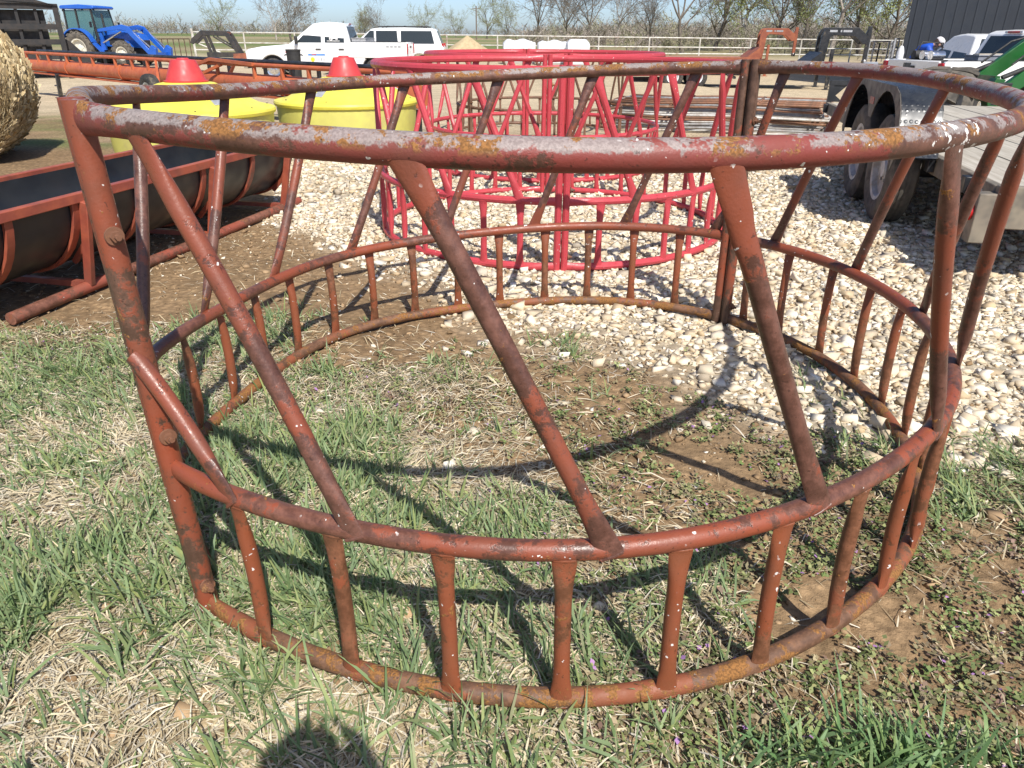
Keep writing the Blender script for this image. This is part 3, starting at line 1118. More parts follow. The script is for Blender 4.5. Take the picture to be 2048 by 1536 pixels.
# ---------------------------------------------------------------- hay bale
def bale():
    cxb, cyb = -5.93, 8.05
    RB, LB = .74, 1.25
    root = thing('hay_bale', 'large round bale of pale dry hay at the left edge', 'hay bale', (cxb, cyb, gz(cxb, cyb)), math.atan2(-cyb, -cxb) + R(-16))
    prof = [(.001, -LB / 2), (.5, -LB / 2 - .01), (RB - .06, -LB / 2), (RB, -LB / 2 + .07), (RB, LB / 2 - .07), (RB - .06, LB / 2), (.5, LB / 2 + .02), (.2, LB / 2 + .0), (.001, LB / 2 - .01)]
    dense = []
    for (a, b), (c, d) in zip(prof[:-1], prof[1:]):
        k = max(1, int(math.hypot(c - a, d - b) / .06))
        dense += [(a + (c - a) * i / k, b + (d - b) * i / k) for i in range(k)]
    dense.append(prof[-1])
    m = MB().lathe(dense, 80, (0, 0, RB - .03), 'x')
    v = np.array(m.v)
    nz_ = fbm(v[:, 1] * 3 + v[:, 0] * 2.1, v[:, 2] * 3 + v[:, 0], 4, 5) - .5
    c0 = np.array((0, 0, RB - .03))
    d = v - c0
    d /= np.linalg.norm(d, axis=1)[:, None] + 1e-6
    v = v + d * nz_[:, None] * .05
    v[:, 2] = np.maximum(v[:, 2], .0)
    m.v = [tuple(q) for q in v]
    hm = pm('packed_hay', (.42, .32, .17), (.25, .18, .09), 22, .9, bmp=.8, bscale=70)
    m.build('core', hm, root, smooth=1.0)
    r = np.random.default_rng(4)
    n = 30000
    V, C = [], []
    t = r.uniform(0, 2 * np.pi, n)
    face = r.random(n) < .5
    rad = np.where(face, RB * np.sqrt(r.random(n)) * .99, RB)
    ax = np.where(face, LB / 2 + .012, r.uniform(-LB / 2, LB / 2, n))
    P = np.stack([ax, rad * np.cos(t), rad * np.sin(t) + RB - .03], -1)
    tang = np.stack([np.zeros(n), -np.sin(t), np.cos(t)], -1)
    nrm = np.where(face[:, None], np.array((1., 0, 0)), np.stack([np.zeros(n), np.cos(t), np.sin(t)], -1))
    oth = np.where(face[:, None], np.stack([np.zeros(n), np.cos(t), np.sin(t)], -1), np.array((1., 0, 0)))
    dirn = tang + oth * r.normal(0, .38, n)[:, None] + nrm * r.normal(.0, .08, n)[:, None]
    dirn /= np.linalg.norm(dirn, axis=1)[:, None]
    side = np.cross(dirn, nrm)
    L = r.uniform(.04, .13, n)[:, None]
    W = r.uniform(.0007, .0024, n)[:, None]
    P = P + nrm * r.uniform(-.005, .03, n)[:, None]
    q = np.stack([P - side * W, P + side * W, P + dirn * L + side * W * .5 + nrm * r.normal(0, .015, n)[:, None], P + dirn * L - side * W * .5], 1)
    q[..., 2] = np.maximum(q[..., 2], .004)
    cols = lerpcol(r, n, [(.54, .42, .23), (.45, .33, .17), (.62, .51, .32), (.32, .22, .11), (.48, .38, .23)])
    T = (np.array([(0, 1, 2, 3)])[None] + (np.arange(n) * 4)[:, None, None]).reshape(-1, 4)
    o = np_mesh('loose_stems', q.reshape(-1, 3), T, straw_mat, root, np.repeat(np.clip(cols, 0, 1)[:, None], 4, 1).reshape(-1, 3))
    o['kind'] = 'stuff'


bale()


# ---------------------------------------------------------------- orange conveyor auger
def auger():
    A, B = Vector((-12.9, 21.05, 0)), Vector((-1.25, 10.45, 0))
    d = (A - B).normalized()
    L = (A - B).length
    zr = gz(B.x, B.y)
    root = thing('transport_auger', 'long orange pipe auger on wheels lying across the yard', 'auger', (B.x, B.y, zr), math.atan2(d.y, d.x))
    ZT, RT, ZRAIL = .47 - zr, .150, .765 - zr
    MB().tube([(k * L / 12, 0, ZT) for k in range(13)], RT, 24).build('main_tube', ORANGE, root)
    MB().tube([(.0, .10, ZRAIL), (L, .10, ZRAIL)], .034, 12).build('side_rail', ORANGE, root)
    MB().tube([(.0, -.28, ZRAIL + .035), (L, -.28, ZRAIL + .035)], .034, 12).build('side_rail', BLACK, root)
    MB().bar((.1, .04, ZT - RT - .03), (L, .04, ZT - RT - .03), .22, .03).build('bottom_flange', ORANGE, root)
    for k in range(1, 5):
        x = L * k / 5 + .13
        MB().lathe([(RT + .002, -.05), (RT + .022, -.05), (RT + .022, .05), (RT + .002, .05)], 24, (x, 0, ZT), 'x').build('pipe_collar', ORANGE, root)
    x = .35
    i = 0
    while x < L - .2:
        MB().bar((x, .10, ZT + .06), (x, .10, ZRAIL - .02), .055, .055, (1, 0, 0)).build('rail_post', ORANGE, root, bevel=.006)
        MB().bar((x + .3, -.28, ZT + .02), (x + .3, -.28, ZRAIL + .02), .05, .05, (1, 0, 0)).build('rail_post', BLACK, root)
        MB().bar((x + .3, -.05, ZT + .08), (x + .3, -.28, ZT + .08), .04, .04).build('rail_bracket', BLACK, root)
        x += (.85, 1.25, .75)[i % 3]
        i += 1
    xa = 6.6
    for s in (-1, 1):
        gx = B + d * xa + Vector((-d.y, d.x, 0)) * (s * .78)
        zw = gz(gx.x, gx.y) - zr
        tyre(root, (xa, s * .78, zw + .335), .335, .19, .19, pm('pale_rim', (.55, .55, .52)), 0, RUBBER, s, n=28)
        MB().bar((xa + .05, s * .14, ZT - .06), (xa, s * .66, zw + .335), .06, .06).build('axle_arm', ORANGE, root)
        MB().bar((xa - 1.5, s * .12, ZRAIL - .02), (xa - .05, s * .60, zw + .36), .045, .045).build('lift_strut', ORANGE, root)
        MB().bar((xa + 1.1, s * .12, ZRAIL - .02), (xa + .05, s * .60, zw + .36), .045, .045).build('lift_strut', ORANGE, root)
    MB().bar((xa - 2.6, .14, ZRAIL + .01), (xa - 1.2, .16, ZRAIL + .06), .05, .05).build('lift_beam', ORANGE, root)
    MB().bar((xa - 1.2, .16, ZRAIL + .06), (xa + .5, .17, ZT + .02), .05, .05).build('lift_beam', ORANGE, root)
    for t in (13.4,):
        p = B + d * t
        zg = gz(p.x, p.y) - zr
        MB().bar((t - .12, +.17, ZT - RT), (t, +.17, zg), .085, .085, (1, 0, 0)).build('jack_leg', BLACK, root, bevel=.006)
        MB().tube([(t + .06, +.17, zg + .28), (t + .22, +.17, zg + .28)], .018, 8).build('jack_crank', BLACK, root)
        MB().box((t, +.17, zg + .01), (.2, .2, .02)).build('foot_plate', BLACK, root)
    MB().bar((.15, -.04, ZT - RT - .02), (.15, -.04, 0), .1, .1, (1, 0, 0)).build('rest_block', BLACK, root)


auger()


# ---------------------------------------------------------------- flatbed trailer
def planks(root, mat, x0, x1, y0, y1, z, n, th=.04, gap=.008):
    wdt = (y1 - y0 - gap * (n - 1)) / n
    me = MB().box((0, 0, 0), (x1 - x0, wdt, th)).mesh('plank')
    me.materials.append(mat)
    for k in range(n):
        o = bpy.data.objects.new('plank', me)
        COL.objects.link(o)
        o.parent = root
        o.location = ((x0 + x1) / 2, y0 + wdt / 2 + k * (wdt + gap), z + random.uniform(-.003, .003))


def wood_mat(name, a, b):
    m, n, l, bs = new_mat(name)
    oi = N(n, 'ShaderNodeObjectInfo')
    co = objco(n)
    mp = N(n, 'ShaderNodeMapping')
    mp.inputs['Scale'].default_value = (.6, 9, 9)
    l.new(co, mp.inputs[0])
    add = N(n, 'ShaderNodeVectorMath', operation='ADD')
    l.new(mp.outputs[0], add.inputs[0])
    sc = N(n, 'ShaderNodeVectorMath', operation='SCALE')
    cx_ = N(n, 'ShaderNodeCombineXYZ')
    for i in range(3):
        l.new(oi.outputs['Random'], cx_.inputs[i])
    l.new(cx_.outputs[0], sc.inputs[0])
    sc.inputs['Scale'].default_value = 37
    l.new(sc.outputs[0], add.inputs[1])
    f = noise(n, l, add.outputs[0], 4, 6, .7)
    c = mixc(n, l, ramp(n, l, f, .3, .7), a, b)
    c = mixc(n, l, mth(n, l, 'MULTIPLY', oi.outputs['Random'], .35), c, tuple(x * .55 for x in a))
    l.new(c, bs.inputs['Base Color'])
    bs.inputs['Roughness'].default_value = .85
    bump(n, l, bs, f, .4, .004)
    return m


WOOD = wood_mat('weathered_deck_wood', (.50, .46, .39), (.34, .30, .24))
DUSTY = pm('dusty_trailer_paint', (.24, .20, .15), (.12, .105, .085), 5, .7, dirt=(.33, .28, .20), dirtamt=.4)


def trailer():
    e = Vector((.218, .976, 0)).normalized()
    root = thing('flatbed_trailer', 'wooden deck flatbed trailer with black tandem fenders at the right edge', 'trailer', (2.70, 4.60, 0), math.atan2(e.y, e.x))
    x0, x1, W, ZD = -.72, 4.85, 1.95, .52
    planks(root, WOOD, x0, x1, -W + .05, -.05, ZD - .02, 10)
    for y in (-.02, -W + .02):
        MB().box(((x0 + x1) / 2, y, ZD - .055), (x1 - x0, .05, .12)).build('side_rail', DUSTY, root, bevel=.006)
    for k in range(9):
        MB().box((x0 + .3 + k * (x1 - x0 - .6) / 8, -W / 2, ZD - .10), (.06, W - .1, .08)).build('cross_member', BLACK, root)
    for k in range(8):
        x = x0 + .35 + k * .72
        if .35 < x < 2.1:
            continue
        MB().box((x, .028, ZD - .05), (.075, .042, .09)).build('stake_pocket', BLACK, root, bevel=.004)
    MB().box((x0 - .03, -W / 2, ZD - .10), (.06, W, .22)).build('tail_beam', DUSTY, root, bevel=.006)
    tl = MB().box((x0 - .02, .03, ZD - .16), (.10, .12, .26)).build('tail_plate', DUSTY, root, bevel=.006)
    redl = pm('red_lamp_lens', (.62, .02, .02), (.5, .015, .015), 20, .2)
    MB().lathe([(.05, 0), (.05, .012), (.035, .022), (.001, .024)], 20, (x0 - .005, .092, ZD - .13), 'y').build('tail_lamp', redl, tl)
    WHT = pm('white_reflector', (.8, .8, .8))
    for k in range(4):
        MB().box((x0 + .22 + k * .14, .008, ZD - .068), (.132, .006, .05)).build('reflector_tape', redl if k % 2 else WHT, root)
    for k in range(2):
        MB().box((2.25 + k * .14, .008, ZD - .068), (.132, .006, .05)).build('reflector_tape', redl if k % 2 else WHT, root)
    RIMW = pm('dusty_white_rim', (.50, .50, .50), (.38, .36, .34), 8, .5, dirt=(.30, .26, .2), dirtamt=.3)
    ax = (.79, 1.64)
    for x in ax:
        tyre(root, (x, .14, .372), .372, .20, .215, RIMW, 0, RUBBER_DUSTY, 1, n=40)
        tyre(root, (x, -W - .14, .372), .372, .20, .215, RIMW, 0, RUBBER_DUSTY, -1, n=28)
        MB().tube([(x, .10, .36), (x, -W - .10, .36)], .04, 10).build('axle', BLACK, root)
    FEN = pm('black_tread_plate', (.016, .019, .026), (.03, .034, .04), 6, .30, .0)
    n_, l_ = FEN.node_tree.nodes, FEN.node_tree.links
    vo = N(n_, 'ShaderNodeTexVoronoi')
    vo.inputs['Scale'].default_value = 30
    vo.inputs['Randomness'].default_value = .15
    l_.new(objco(n_), vo.inputs['Vector'])
    bump(n_, l_, n_['Principled BSDF'], ramp(n_, l_, vo.outputs['Distance'], .15, .42, 1, 0), .45, .003)
    for side, ys in (('a', .02), ('b', -W - .27)):
        outer = [(.26, .52), (.30, .66), (.37, .80), (.47, .89), (.60, .93), (1.83, .93), (1.96, .89), (2.06, .80), (2.13, .66), (2.17, .52)]
        inn = []
        for cx_, a0, a1 in ((1.64, -5, 148), (.79, 32, 185)):
            for k in range(13):
                a = R(a0 + (a1 - a0) * k / 12)
                inn.append((cx_ + .445 * math.cos(a), .455 + .435 * math.sin(a)))
        y0, y1 = ys, ys + .25
        yo = y1 if side == 'a' else y0
        top = outer + [(a + (.012 if a < 1.2 else -.012), b - .012) for a, b in outer[::-1]]
        f = MB().prism(top, 'y', y0, y1).build('fender', FEN, root)
        MB().prism(outer + inn, 'y', yo - .004, yo + .004).build('fender_skirt', pm('dusty_fender_skirt', (.075, .068, .058), (.12, .10, .085), 7, .55), f, smooth=0)
        yi = y0 if side == 'a' else y1
        MB().prism(outer, 'y', yi - .004, yi + .004).build('inner_panel', BLACK, f, smooth=0)
        MB().box((1.215, yo + (.006 if side == 'a' else -.006), .80), (.13, .003, .05)).build('maker_badge', pm('red_badge', (.40, .06, .05), (.2, .1, .1), 60, .4), f)
    MB().bar((x1 + .01, .0, .74), (x1 + .01, -W, .74), .05, .06).build('bump_rail', BLACK, root, bevel=.005)
    for y in (-.03, -.5, -1.45, -W + .03):
        MB().bar((x1 + .01, y, .51), (x1 + .01, y, .72), .05, .05, (1, 0, 0)).build('rail_post', BLACK, root)
    for y, s in ((-.05, -1), (-W + .05, 1)):
        MB().prism([(y, .53), (y + s * .13, .53), (y + s * .04, .60), (y + s * .15, .71), (y, .71)], 'x', x1 - .004, x1 + .006).build('gusset_plate', BLACK, root, smooth=0)
    MB().box((x1 + .06, -.42, .86), (.03, .16, .22)).build('winch_plate', pm('grey_plate', (.30, .32, .36)), root, bevel=.004)
    for y in (-.38, -.46):
        MB().tube([(x1 - .015, y, .765), (x1 - .03, y, .765)], .012, 8).build('bolt', STEEL, root)
    for s in (.05, -W - .0):
        MB().bar((x1, -.30 if s > 0 else -W + .30, .45), (x1 + 1.25, -W / 2, .45), .06, .10).build('tongue_bar', BLACK, root)
    MB().bar((x1 + .7, -W / 2, .95), (x1 + .7, -W / 2, .0), .07, .07, (1, 0, 0)).build('tongue_jack', BLACK, root)


trailer()


# ---------------------------------------------------------------- stack of livestock panels on the ground
def gates():
    cxg, cyg = 3.05, 11.75
    L, W = 3.05, 1.35
    mats = [pm('white_gate_paint', (.62, .61, .58), (.42, .38, .33), 9, .6, dirt=(.28, .13, .06), dirtamt=.35),
            pm('rusty_gate', (.26, .12, .065), (.17, .09, .055), 9, .7, dirt=(.42, .30, .20), dirtamt=.3),
            pm('grey_gate_paint', (.34, .34, .34), (.22, .20, .18), 9, .6, dirt=(.26, .12, .06), dirtamt=.4)]
    long_m = MB().tube([(-L / 2, 0, 0), (-L / 4, 0, random.uniform(-.01, .01)), (0, 0, .012), (L / 2, 0, 0)], .0165, 8).mesh('rail')
    short_m = MB().tube([(0, -W / 2, 0), (0, W / 2, 0)], .0165, 8).mesh('end_tube')
    strap_m = MB().box((0, 0, .0), (.04, W, .006)).mesh('brace')
    for q in (long_m, short_m, strap_m):
        q.materials.append(mats[0])
        q.shade_smooth()
    ordn = ['lowest', 'second lowest', 'third from the ground', 'fourth from the ground', 'fourth from the top', 'third from the top', 'second from the top', 'topmost']
    for k in range(8):
        rz = R(-17 + random.uniform(-9, 9))
        root = thing('livestock_panel', 'pipe livestock panel lying flat, %s of the stack behind the hay rings' % ordn[k], 'livestock panel',
                     (cxg + random.uniform(-.12, .12), cyg + random.uniform(-.1, .1), gz(cxg, cyg) + .022 + k * .056), rz, 'stacked livestock panels')
        root.rotation_euler[1] = R(random.uniform(-.7, .7))
        root.rotation_euler[0] = R(random.uniform(-1, 1))
        mt = mats[(0, 2, 0, 1, 0, 2, 1, 1)[k]]
        def part(nm, me, loc):
            o = bpy.data.objects.new(nm, me)
            COL.objects.link(o)
            o.parent = root
            o.location = loc
            o.material_slots[0].link = 'OBJECT'
            o.material_slots[0].material = mt if random.random() < .6 else random.choice(mats)
        for j in range(5):
            part('rail', long_m, (0, -W / 2 + j * W / 4, 0))
        for x in (-L / 2, L / 2):
            part('end_tube', short_m, (x, 0, 0))
        for x in (-.55, .55):
            part('brace', strap_m, (x, 0, .0205))


gates()


# ================================================================== vehicles
WHITE = pm('white_car_paint', (.80, .80, .80), (.76, .76, .75), 2, .28, coat=.4, dirt=(.60, .57, .51), dirtamt=.05)
GLASS = glass_mat('tinted_car_glass', (.02, .028, .03), .05, .93)
TRIM = pm('dark_plastic_trim', (.022, .022, .024), (.035, .034, .033), 8, .6)
CHROME = pm('chrome', (.75, .75, .76), (.6, .6, .6), 6, .15, .95)
LAMP_R = pm('tail_lamp_red', (.40, .012, .016), (.3, .01, .012), 9, .18)
LAMP_W = pm('headlamp_lens', (.62, .64, .66), (.45, .47, .5), 12, .12)
AMBER = pm('amber_lens', (.75, .25, .02), (.6, .2, .02), 9, .2)
VINYL = pm('white_vinyl', (.85, .85, .85))


def arch(cx_, cz, r, a0=0, a1=180, n=14):
    return [(cx_ + r * math.cos(R(a0 + (a1 - a0) * k / n)), cz + r * math.sin(R(a0 + (a1 - a0) * k / n))) for k in range(n + 1)]


def side_plate(parent, name, mat, poly, yf, s, out=.006, th=.02):
    """flat piece let into a leaning cab side; poly in (x, z), yf(z) gives the half width"""
    k = len(poly)
    vs_ = [(x, s * (yf(z) + out), z) for x, z in poly] + [(x, s * (yf(z) - th), z) for x, z in poly]
    fs = [tuple(range(k)), tuple(range(2 * k - 1, k - 1, -1))] + [(i, i + k, (i + 1) % k + k, (i + 1) % k) for i in range(k)]
    return MB().add(vs_, fs).build(name, mat, parent, smooth=0)


def cab_box(root, b, t, zb, zt, wb, wt, mat=None):
    """b, t: (rear x, front x) at belt and roof"""
    def q(p, k):
        return (p[0] + (p[1] - p[0]) * k)
    h = zt - zb
    prof = [(b[0], zb), (b[1], zb), (q((b[1], t[1]), .55), zb + .55 * h), (q((b[1], t[1]), .86), zb + .84 * h), (t[1] + .02, zb + .95 * h), (t[1] - .22, zt), (q((t[0], t[1]), .5), zt + .025),
            (t[0] + .12, zt - .005), (t[0] - .01, zb + .93 * h), (q((b[0], t[0]), .6), zb + .6 * h)]
    k = len(prof)
    wy = lambda z: wb + (wt - wb) * min(1, (z - zb) / h)
    vs_ = [(x, -wy(z), z) for x, z in prof] + [(x, wy(z), z) for x, z in prof]
    fs = [tuple(range(k)), tuple(range(2 * k - 1, k - 1, -1))] + [(i, i + k, (i + 1) % k + k, (i + 1) % k) for i in range(k)]
    o = MB().add(vs_, fs).build('cab', mat or WHITE, root, smooth=.7, bevel=.055, seg=3)
    return o


def quad_plate(parent, name, mat, c4, out, th=.02):
    c4 = [Vector(c) for c in c4]
    nrm = (c4[1] - c4[0]).cross(c4[3] - c4[0]).normalized() * out
    back = -nrm.normalized() * th * (1 if out > 0 else 1)
    vs_ = [c + nrm for c in c4] + [c + back for c in c4]
    return MB().add(vs_, [(0, 1, 2, 3), (7, 6, 5, 4)] + [(i, i + 4, (i + 1) % 4 + 4, (i + 1) % 4) for i in range(4)]).build(name, mat, parent, smooth=0)


def lerp4(c, u0, u1, v0, v1):
    """c: bottom-left, bottom-right, top-right, top-left"""
    def P(u, v):
        return (Vector(c[0]).lerp(Vector(c[1]), u)).lerp(Vector(c[3]).lerp(Vector(c[2]), u), v)
    return [P(u0, v0), P(u1, v0), P(u1, v1), P(u0, v1)]


def pickup(label, loc, rz, toolbox=True, signs=False, light_dirty=False):
    root = thing('pickup_truck', label, 'pickup truck', loc, rz)
    poly = [(-2.86, .52), (-2.25, .50)] + arch(-1.72, .40, .48, 168, 12) + [(-1.2, .44), (1.42, .44)] + arch(1.95, .40, .48, 172, 8) + \
           [(2.48, .50), (2.80, .52), (2.88, .62), (2.88, .96), (2.78, 1.07), (2.3, 1.15), (1.30, 1.235), (-.90, 1.24), (-.90, .86), (-2.86, .86)]
    MB().prism(poly, 'y', -.97, .97).build('body', WHITE, root, bevel=.045, seg=3)
    for s in (-1, 1):
        side = [(-2.90, .70), (-2.90, 1.28), (-2.86, 1.31), (-.885, 1.31), (-.885, .70)]
        lo = [(-2.88, .80), (-.89, .80), (-.89, 1.31), (-2.86, 1.31), (-2.88, 1.28)]
        MB().prism(lo, 'y', min(s * .985, s * .90), max(s * .985, s * .90)).build('bed_side', WHITE, root, bevel=.02)
        MB().box((-1.88, s * .945, 1.318), (1.96, .07, .014)).build('bed_rail_cap', TRIM, root)
        for x in (1.95, -1.72):
            tyre(root, (x, s * .86, .39), .39, .25, .23, CHROME, 0, RUBBER, s, n=30)
            MB().lathe([(.47, 0), (.47, .20), (.05, .20)], 22, (x, s * .70 - .1, .42), 'y', 0, math.pi).build('wheel_well', TRIM, root)
        yf = lambda z: .935 - .215 * (z - 1.22) / .71
        side_plate(root, 'door_window', GLASS, [(.16, 1.29), (1.05, 1.29), (.50, 1.80), (.38, 1.84), (.16, 1.85)], yf, s)
        side_plate(root, 'door_window', GLASS, [(-.66, 1.29), (.03, 1.29), (.03, 1.85), (-.58, 1.85), (-.64, 1.80)], yf, s)
        for x in (.27, -.55):
            MB().box((x, s * .985, 1.08), (.19, .03, .035)).build('door_handle', TRIM, root, bevel=.008)
        for xa in (.10, -.78, 1.12):
            MB().box((xa, s * .9705, .86), (.008, .004, .66)).build('door_seam', TRIM, root)
        mir = MB().box((1.0, s * 1.08, 1.37), (.09, .17, .26)).build('wing_mirror', TRIM, root, bevel=.03)
        MB().box((1.0, s * .98, 1.30), (.05, .12, .05)).build('mirror_arm', TRIM, mir)
        MB().box((2.80, s * .80, .90), (.18, .32, .22)).build('headlamp', LAMP_W, root, bevel=.04)
        MB().box((-2.875, s * .88, 1.10), (.08, .16, .34)).build('tail_lamp', LAMP_R, root, bevel=.02)
        MB().box((1.35, s * .975, .98), (.20, .012, .05)).build('fender_badge', LAMP_R if s < 0 else LAMP_R, root)
    MB().box((-2.87, 0, 1.06), (.05, 1.62, .50)).build('tailgate', WHITE, root, bevel=.02)
    MB().box((-2.905, 0, 1.16), (.02, .22, .07)).build('tailgate_handle', TRIM, root, bevel=.01)
    MB().box((-.91, 0, 1.06), (.04, 1.80, .48)).build('bed_headboard', WHITE, root)
    MB().box((-1.88, 0, .868), (1.93, 1.79, .012)).build('bed_floor', TRIM, root)
    cab = cab_box(root, (-.90, 1.36), (-.70, .42), 1.20, 1.93, .94, .735)
    wf = [(1.36, -.94, 1.20), (1.36, .94, 1.20), (.42, .735, 1.93), (.42, -.735, 1.93)]
    quad_plate(root, 'windscreen', GLASS, lerp4(wf, .08, .92, .08, .92), .008)
    wr = [(-.90, .94, 1.20), (-.90, -.94, 1.20), (-.70, -.735, 1.93), (-.70, .735, 1.93)]
    quad_plate(root, 'rear_window', GLASS, lerp4(wr, .10, .90, .14, .84), .008)
    MB().box((-.72, 0, 1.895), (.05, .34, .045)).build('brake_lamp', LAMP_R, root, bevel=.01)
    for s in (-1, 1):
        MB().box((-.72, s * .20, 1.895), (.045, .07, .04)).build('cargo_lamp', LAMP_W, root)
    MB().box((2.86, 0, .84), (.10, 1.15, .34)).build('grille', CHROME, root, bevel=.03)
    MB().box((2.92, 0, .84), (.02, 1.0, .24)).build('grille_mesh', TRIM, root)
    MB().box((2.94, 0, .54), (.16, 1.94, .22)).build('front_bumper', CHROME, root, bevel=.04)
    MB().box((-2.96, 0, .56), (.16, 1.90, .18)).build('rear_bumper', CHROME, root, bevel=.03)
    if toolbox:
        tb = MB().box((-1.18, 0, 1.36), (.50, 1.86, .14)).build('toolbox', GALV, root, bevel=.015)
        MB().box((-1.18, 0, 1.437), (.52, 1.90, .02)).build('toolbox_lid', GALV, tb)
    return root


def signs(root):
    # sticker in the rear door glass and magnetic panel on the door (driver side, +y)
    st = MB()
    st.tube([(-.46, .925, 1.37), (-.40, .925, 1.37)], .035, 10)
    MB().box((-.28, .932, 1.345), (.46, .004, .02)).build('window_sticker', VINYL, root)
    for cx_, rr in ((-.40, .045), (-.20, .062)):
        MB().lathe([(rr, .0), (rr, .004), (rr * .55, .004), (rr * .55, 0)], 18, (cx_, .925, 1.42), 'y').build('window_sticker', VINYL, root)
    MB().box((-.30, .925, 1.44), (.24, .004, .05)).build('window_sticker', VINYL, root)
    p = MB().box((.35, .978, .78), (.62, .006, .30)).build('door_sign', VINYL, root, bevel=.002)
    MB().box((.35, .983, .895), (.60, .003, .05)).build('sign_stripe', pm('blue_vinyl', (.03, .22, .62)), p)
    MB().box((.44, .9845, .905), (.16, .003, .03)).build('sign_stripe', pm('red_vinyl', (.5, .04, .06)), p)
    MB().lathe([(.075, 0), (.075, .003), (.001, .003)], 20, (.50, .982, .745), 'y').build('sign_disc', pm('yellow_vinyl', (.85, .72, .04)), p)
    for k in range(3):
        MB().box((.10 + k * .09, .9825, .745), (.045, .003, .085)).build('sign_mark', GALV, p)
    for k in range(4):
        MB().box((-2.20 - k * .14, .988, 1.17), (.10, .004, .055)).build('bed_lettering', pm('grey_vinyl', (.35, .36, .38)), root)


yw = 29.35
t1 = pickup('white crew cab pickup with silver toolbox parked beyond the orange auger', (-6.69, yw, gz(-6.69, yw)), math.pi)
signs(t1)


def suv():
    x, y = -5.45, 34.0
    root = thing('sport_utility_vehicle', 'white sport utility vehicle with black roof rack behind the crew cab pickup', 'SUV', (x, y, gz(x, y)), math.pi + R(2))
    poly = [(-2.5, .50), (-1.98, .48)] + arch(-1.48, .38, .44, 168, 12) + [(-1.0, .42), (1.05, .42)] + arch(1.55, .38, .44, 172, 8) + \
           [(2.05, .48), (2.42, .52), (2.50, .66), (2.46, .92), (2.30, 1.02), (1.2, 1.14), (-2.42, 1.16), (-2.52, 1.05)]
    MB().prism(poly, 'y', -.94, .94).build('body', WHITE, root, bevel=.05, seg=3)
    cab_box(root, (-2.45, 1.30), (-2.18, .45), 1.10, 1.78, .91, .72)
    yf = lambda z: .91 - .19 * (z - 1.10) / .68
    for s in (-1, 1):
        for a, b, c, d in ((.36, 1.02, .52, .36), (-.62, .28, .28, -.58), (-2.12, -.74, -.74, -2.0)):
            side_plate(root, 'side_window', GLASS, [(a, 1.20), (b, 1.20), (c, 1.68), (d, 1.68)], yf, s)
        MB().tube([(-1.9, s * .62, 1.84), (.2, s * .62, 1.84)], .022, 8).build('roof_rail', TRIM, root)
        for xx in (-1.7, 0):
            MB().box((xx, s * .62, 1.80), (.06, .05, .08)).build('rail_foot', TRIM, root)
        for xx in (1.55, -1.48):
            tyre(root, (xx, s * .83, .37), .37, .23, .22, CHROME, 0, RUBBER, s, n=26)
        MB().box((-2.46, s * .82, 1.02), (.08, .18, .40)).build('tail_lamp', LAMP_R, root, bevel=.02)
        MB().box((2.40, s * .74, .84), (.14, .30, .16)).build('headlamp', LAMP_W, root, bevel=.03)
        for xx in (.2, -.85):
            MB().box((xx, s * .95, 1.02), (.16, .025, .03)).build('door_handle', TRIM, root, bevel=.006)
        MB().box((.95, s * 1.0, 1.24), (.10, .16, .14)).build('wing_mirror', TRIM, root, bevel=.03)
    wr = [(-2.45, .91, 1.10), (-2.45, -.91, 1.10), (-2.18, -.72, 1.78), (-2.18, .72, 1.78)]
    quad_plate(root, 'rear_window', GLASS, lerp4(wr, .10, .90, .16, .86), .008)
    wf = [(1.30, -.91, 1.10), (1.30, .91, 1.10), (.45, .72, 1.78), (.45, -.72, 1.78)]
    quad_plate(root, 'windscreen', GLASS, lerp4(wf, .08, .92, .08, .92), .008)
    MB().box((-2.56, 0, .60), (.14, 1.80, .26)).build('rear_bumper', TRIM, root, bevel=.04)
    MB().box((2.50, 0, .62), (.10, 1.70, .24)).build('front_bumper', WHITE, root, bevel=.04)
    MB().box((2.48, 0, .86), (.06, .9, .18)).build('grille', CHROME, root, bevel=.02)
    for xx in (-1.6, -.9, -.2):
        MB().box((xx, 0, 1.855), (.05, 1.3, .03)).build('roof_bar', TRIM, root)


suv()

h2 = math.atan2(.157, .988)
hx, hy = math.cos(h2), math.sin(h2)
tail = Vector((8.2, 16.35, 0))
tc = tail + Vector((hx, hy, 0)) * 2.9
TRUCK_R = pickup('white pickup bed with a maroon tail lamp, the man in blue leaning over it', (tc.x, tc.y, gz(tc.x, tc.y) - .02), h2, toolbox=False)
TRUCK_R.scale = (1, 1, .90)
pickup('white pickup seen from behind, cab showing in front of the grey building', (13.1, 22.2, gz(13.1, 22.2)), R(90), toolbox=False).scale = (1, 1, .93)


# ---------------------------------------------------------------- load in the right-hand pickup
def truck_local(x, y, z):
    return TRUCK_R.location + Vector((hx * x - hy * y, hy * x + hx * y, z * .9))


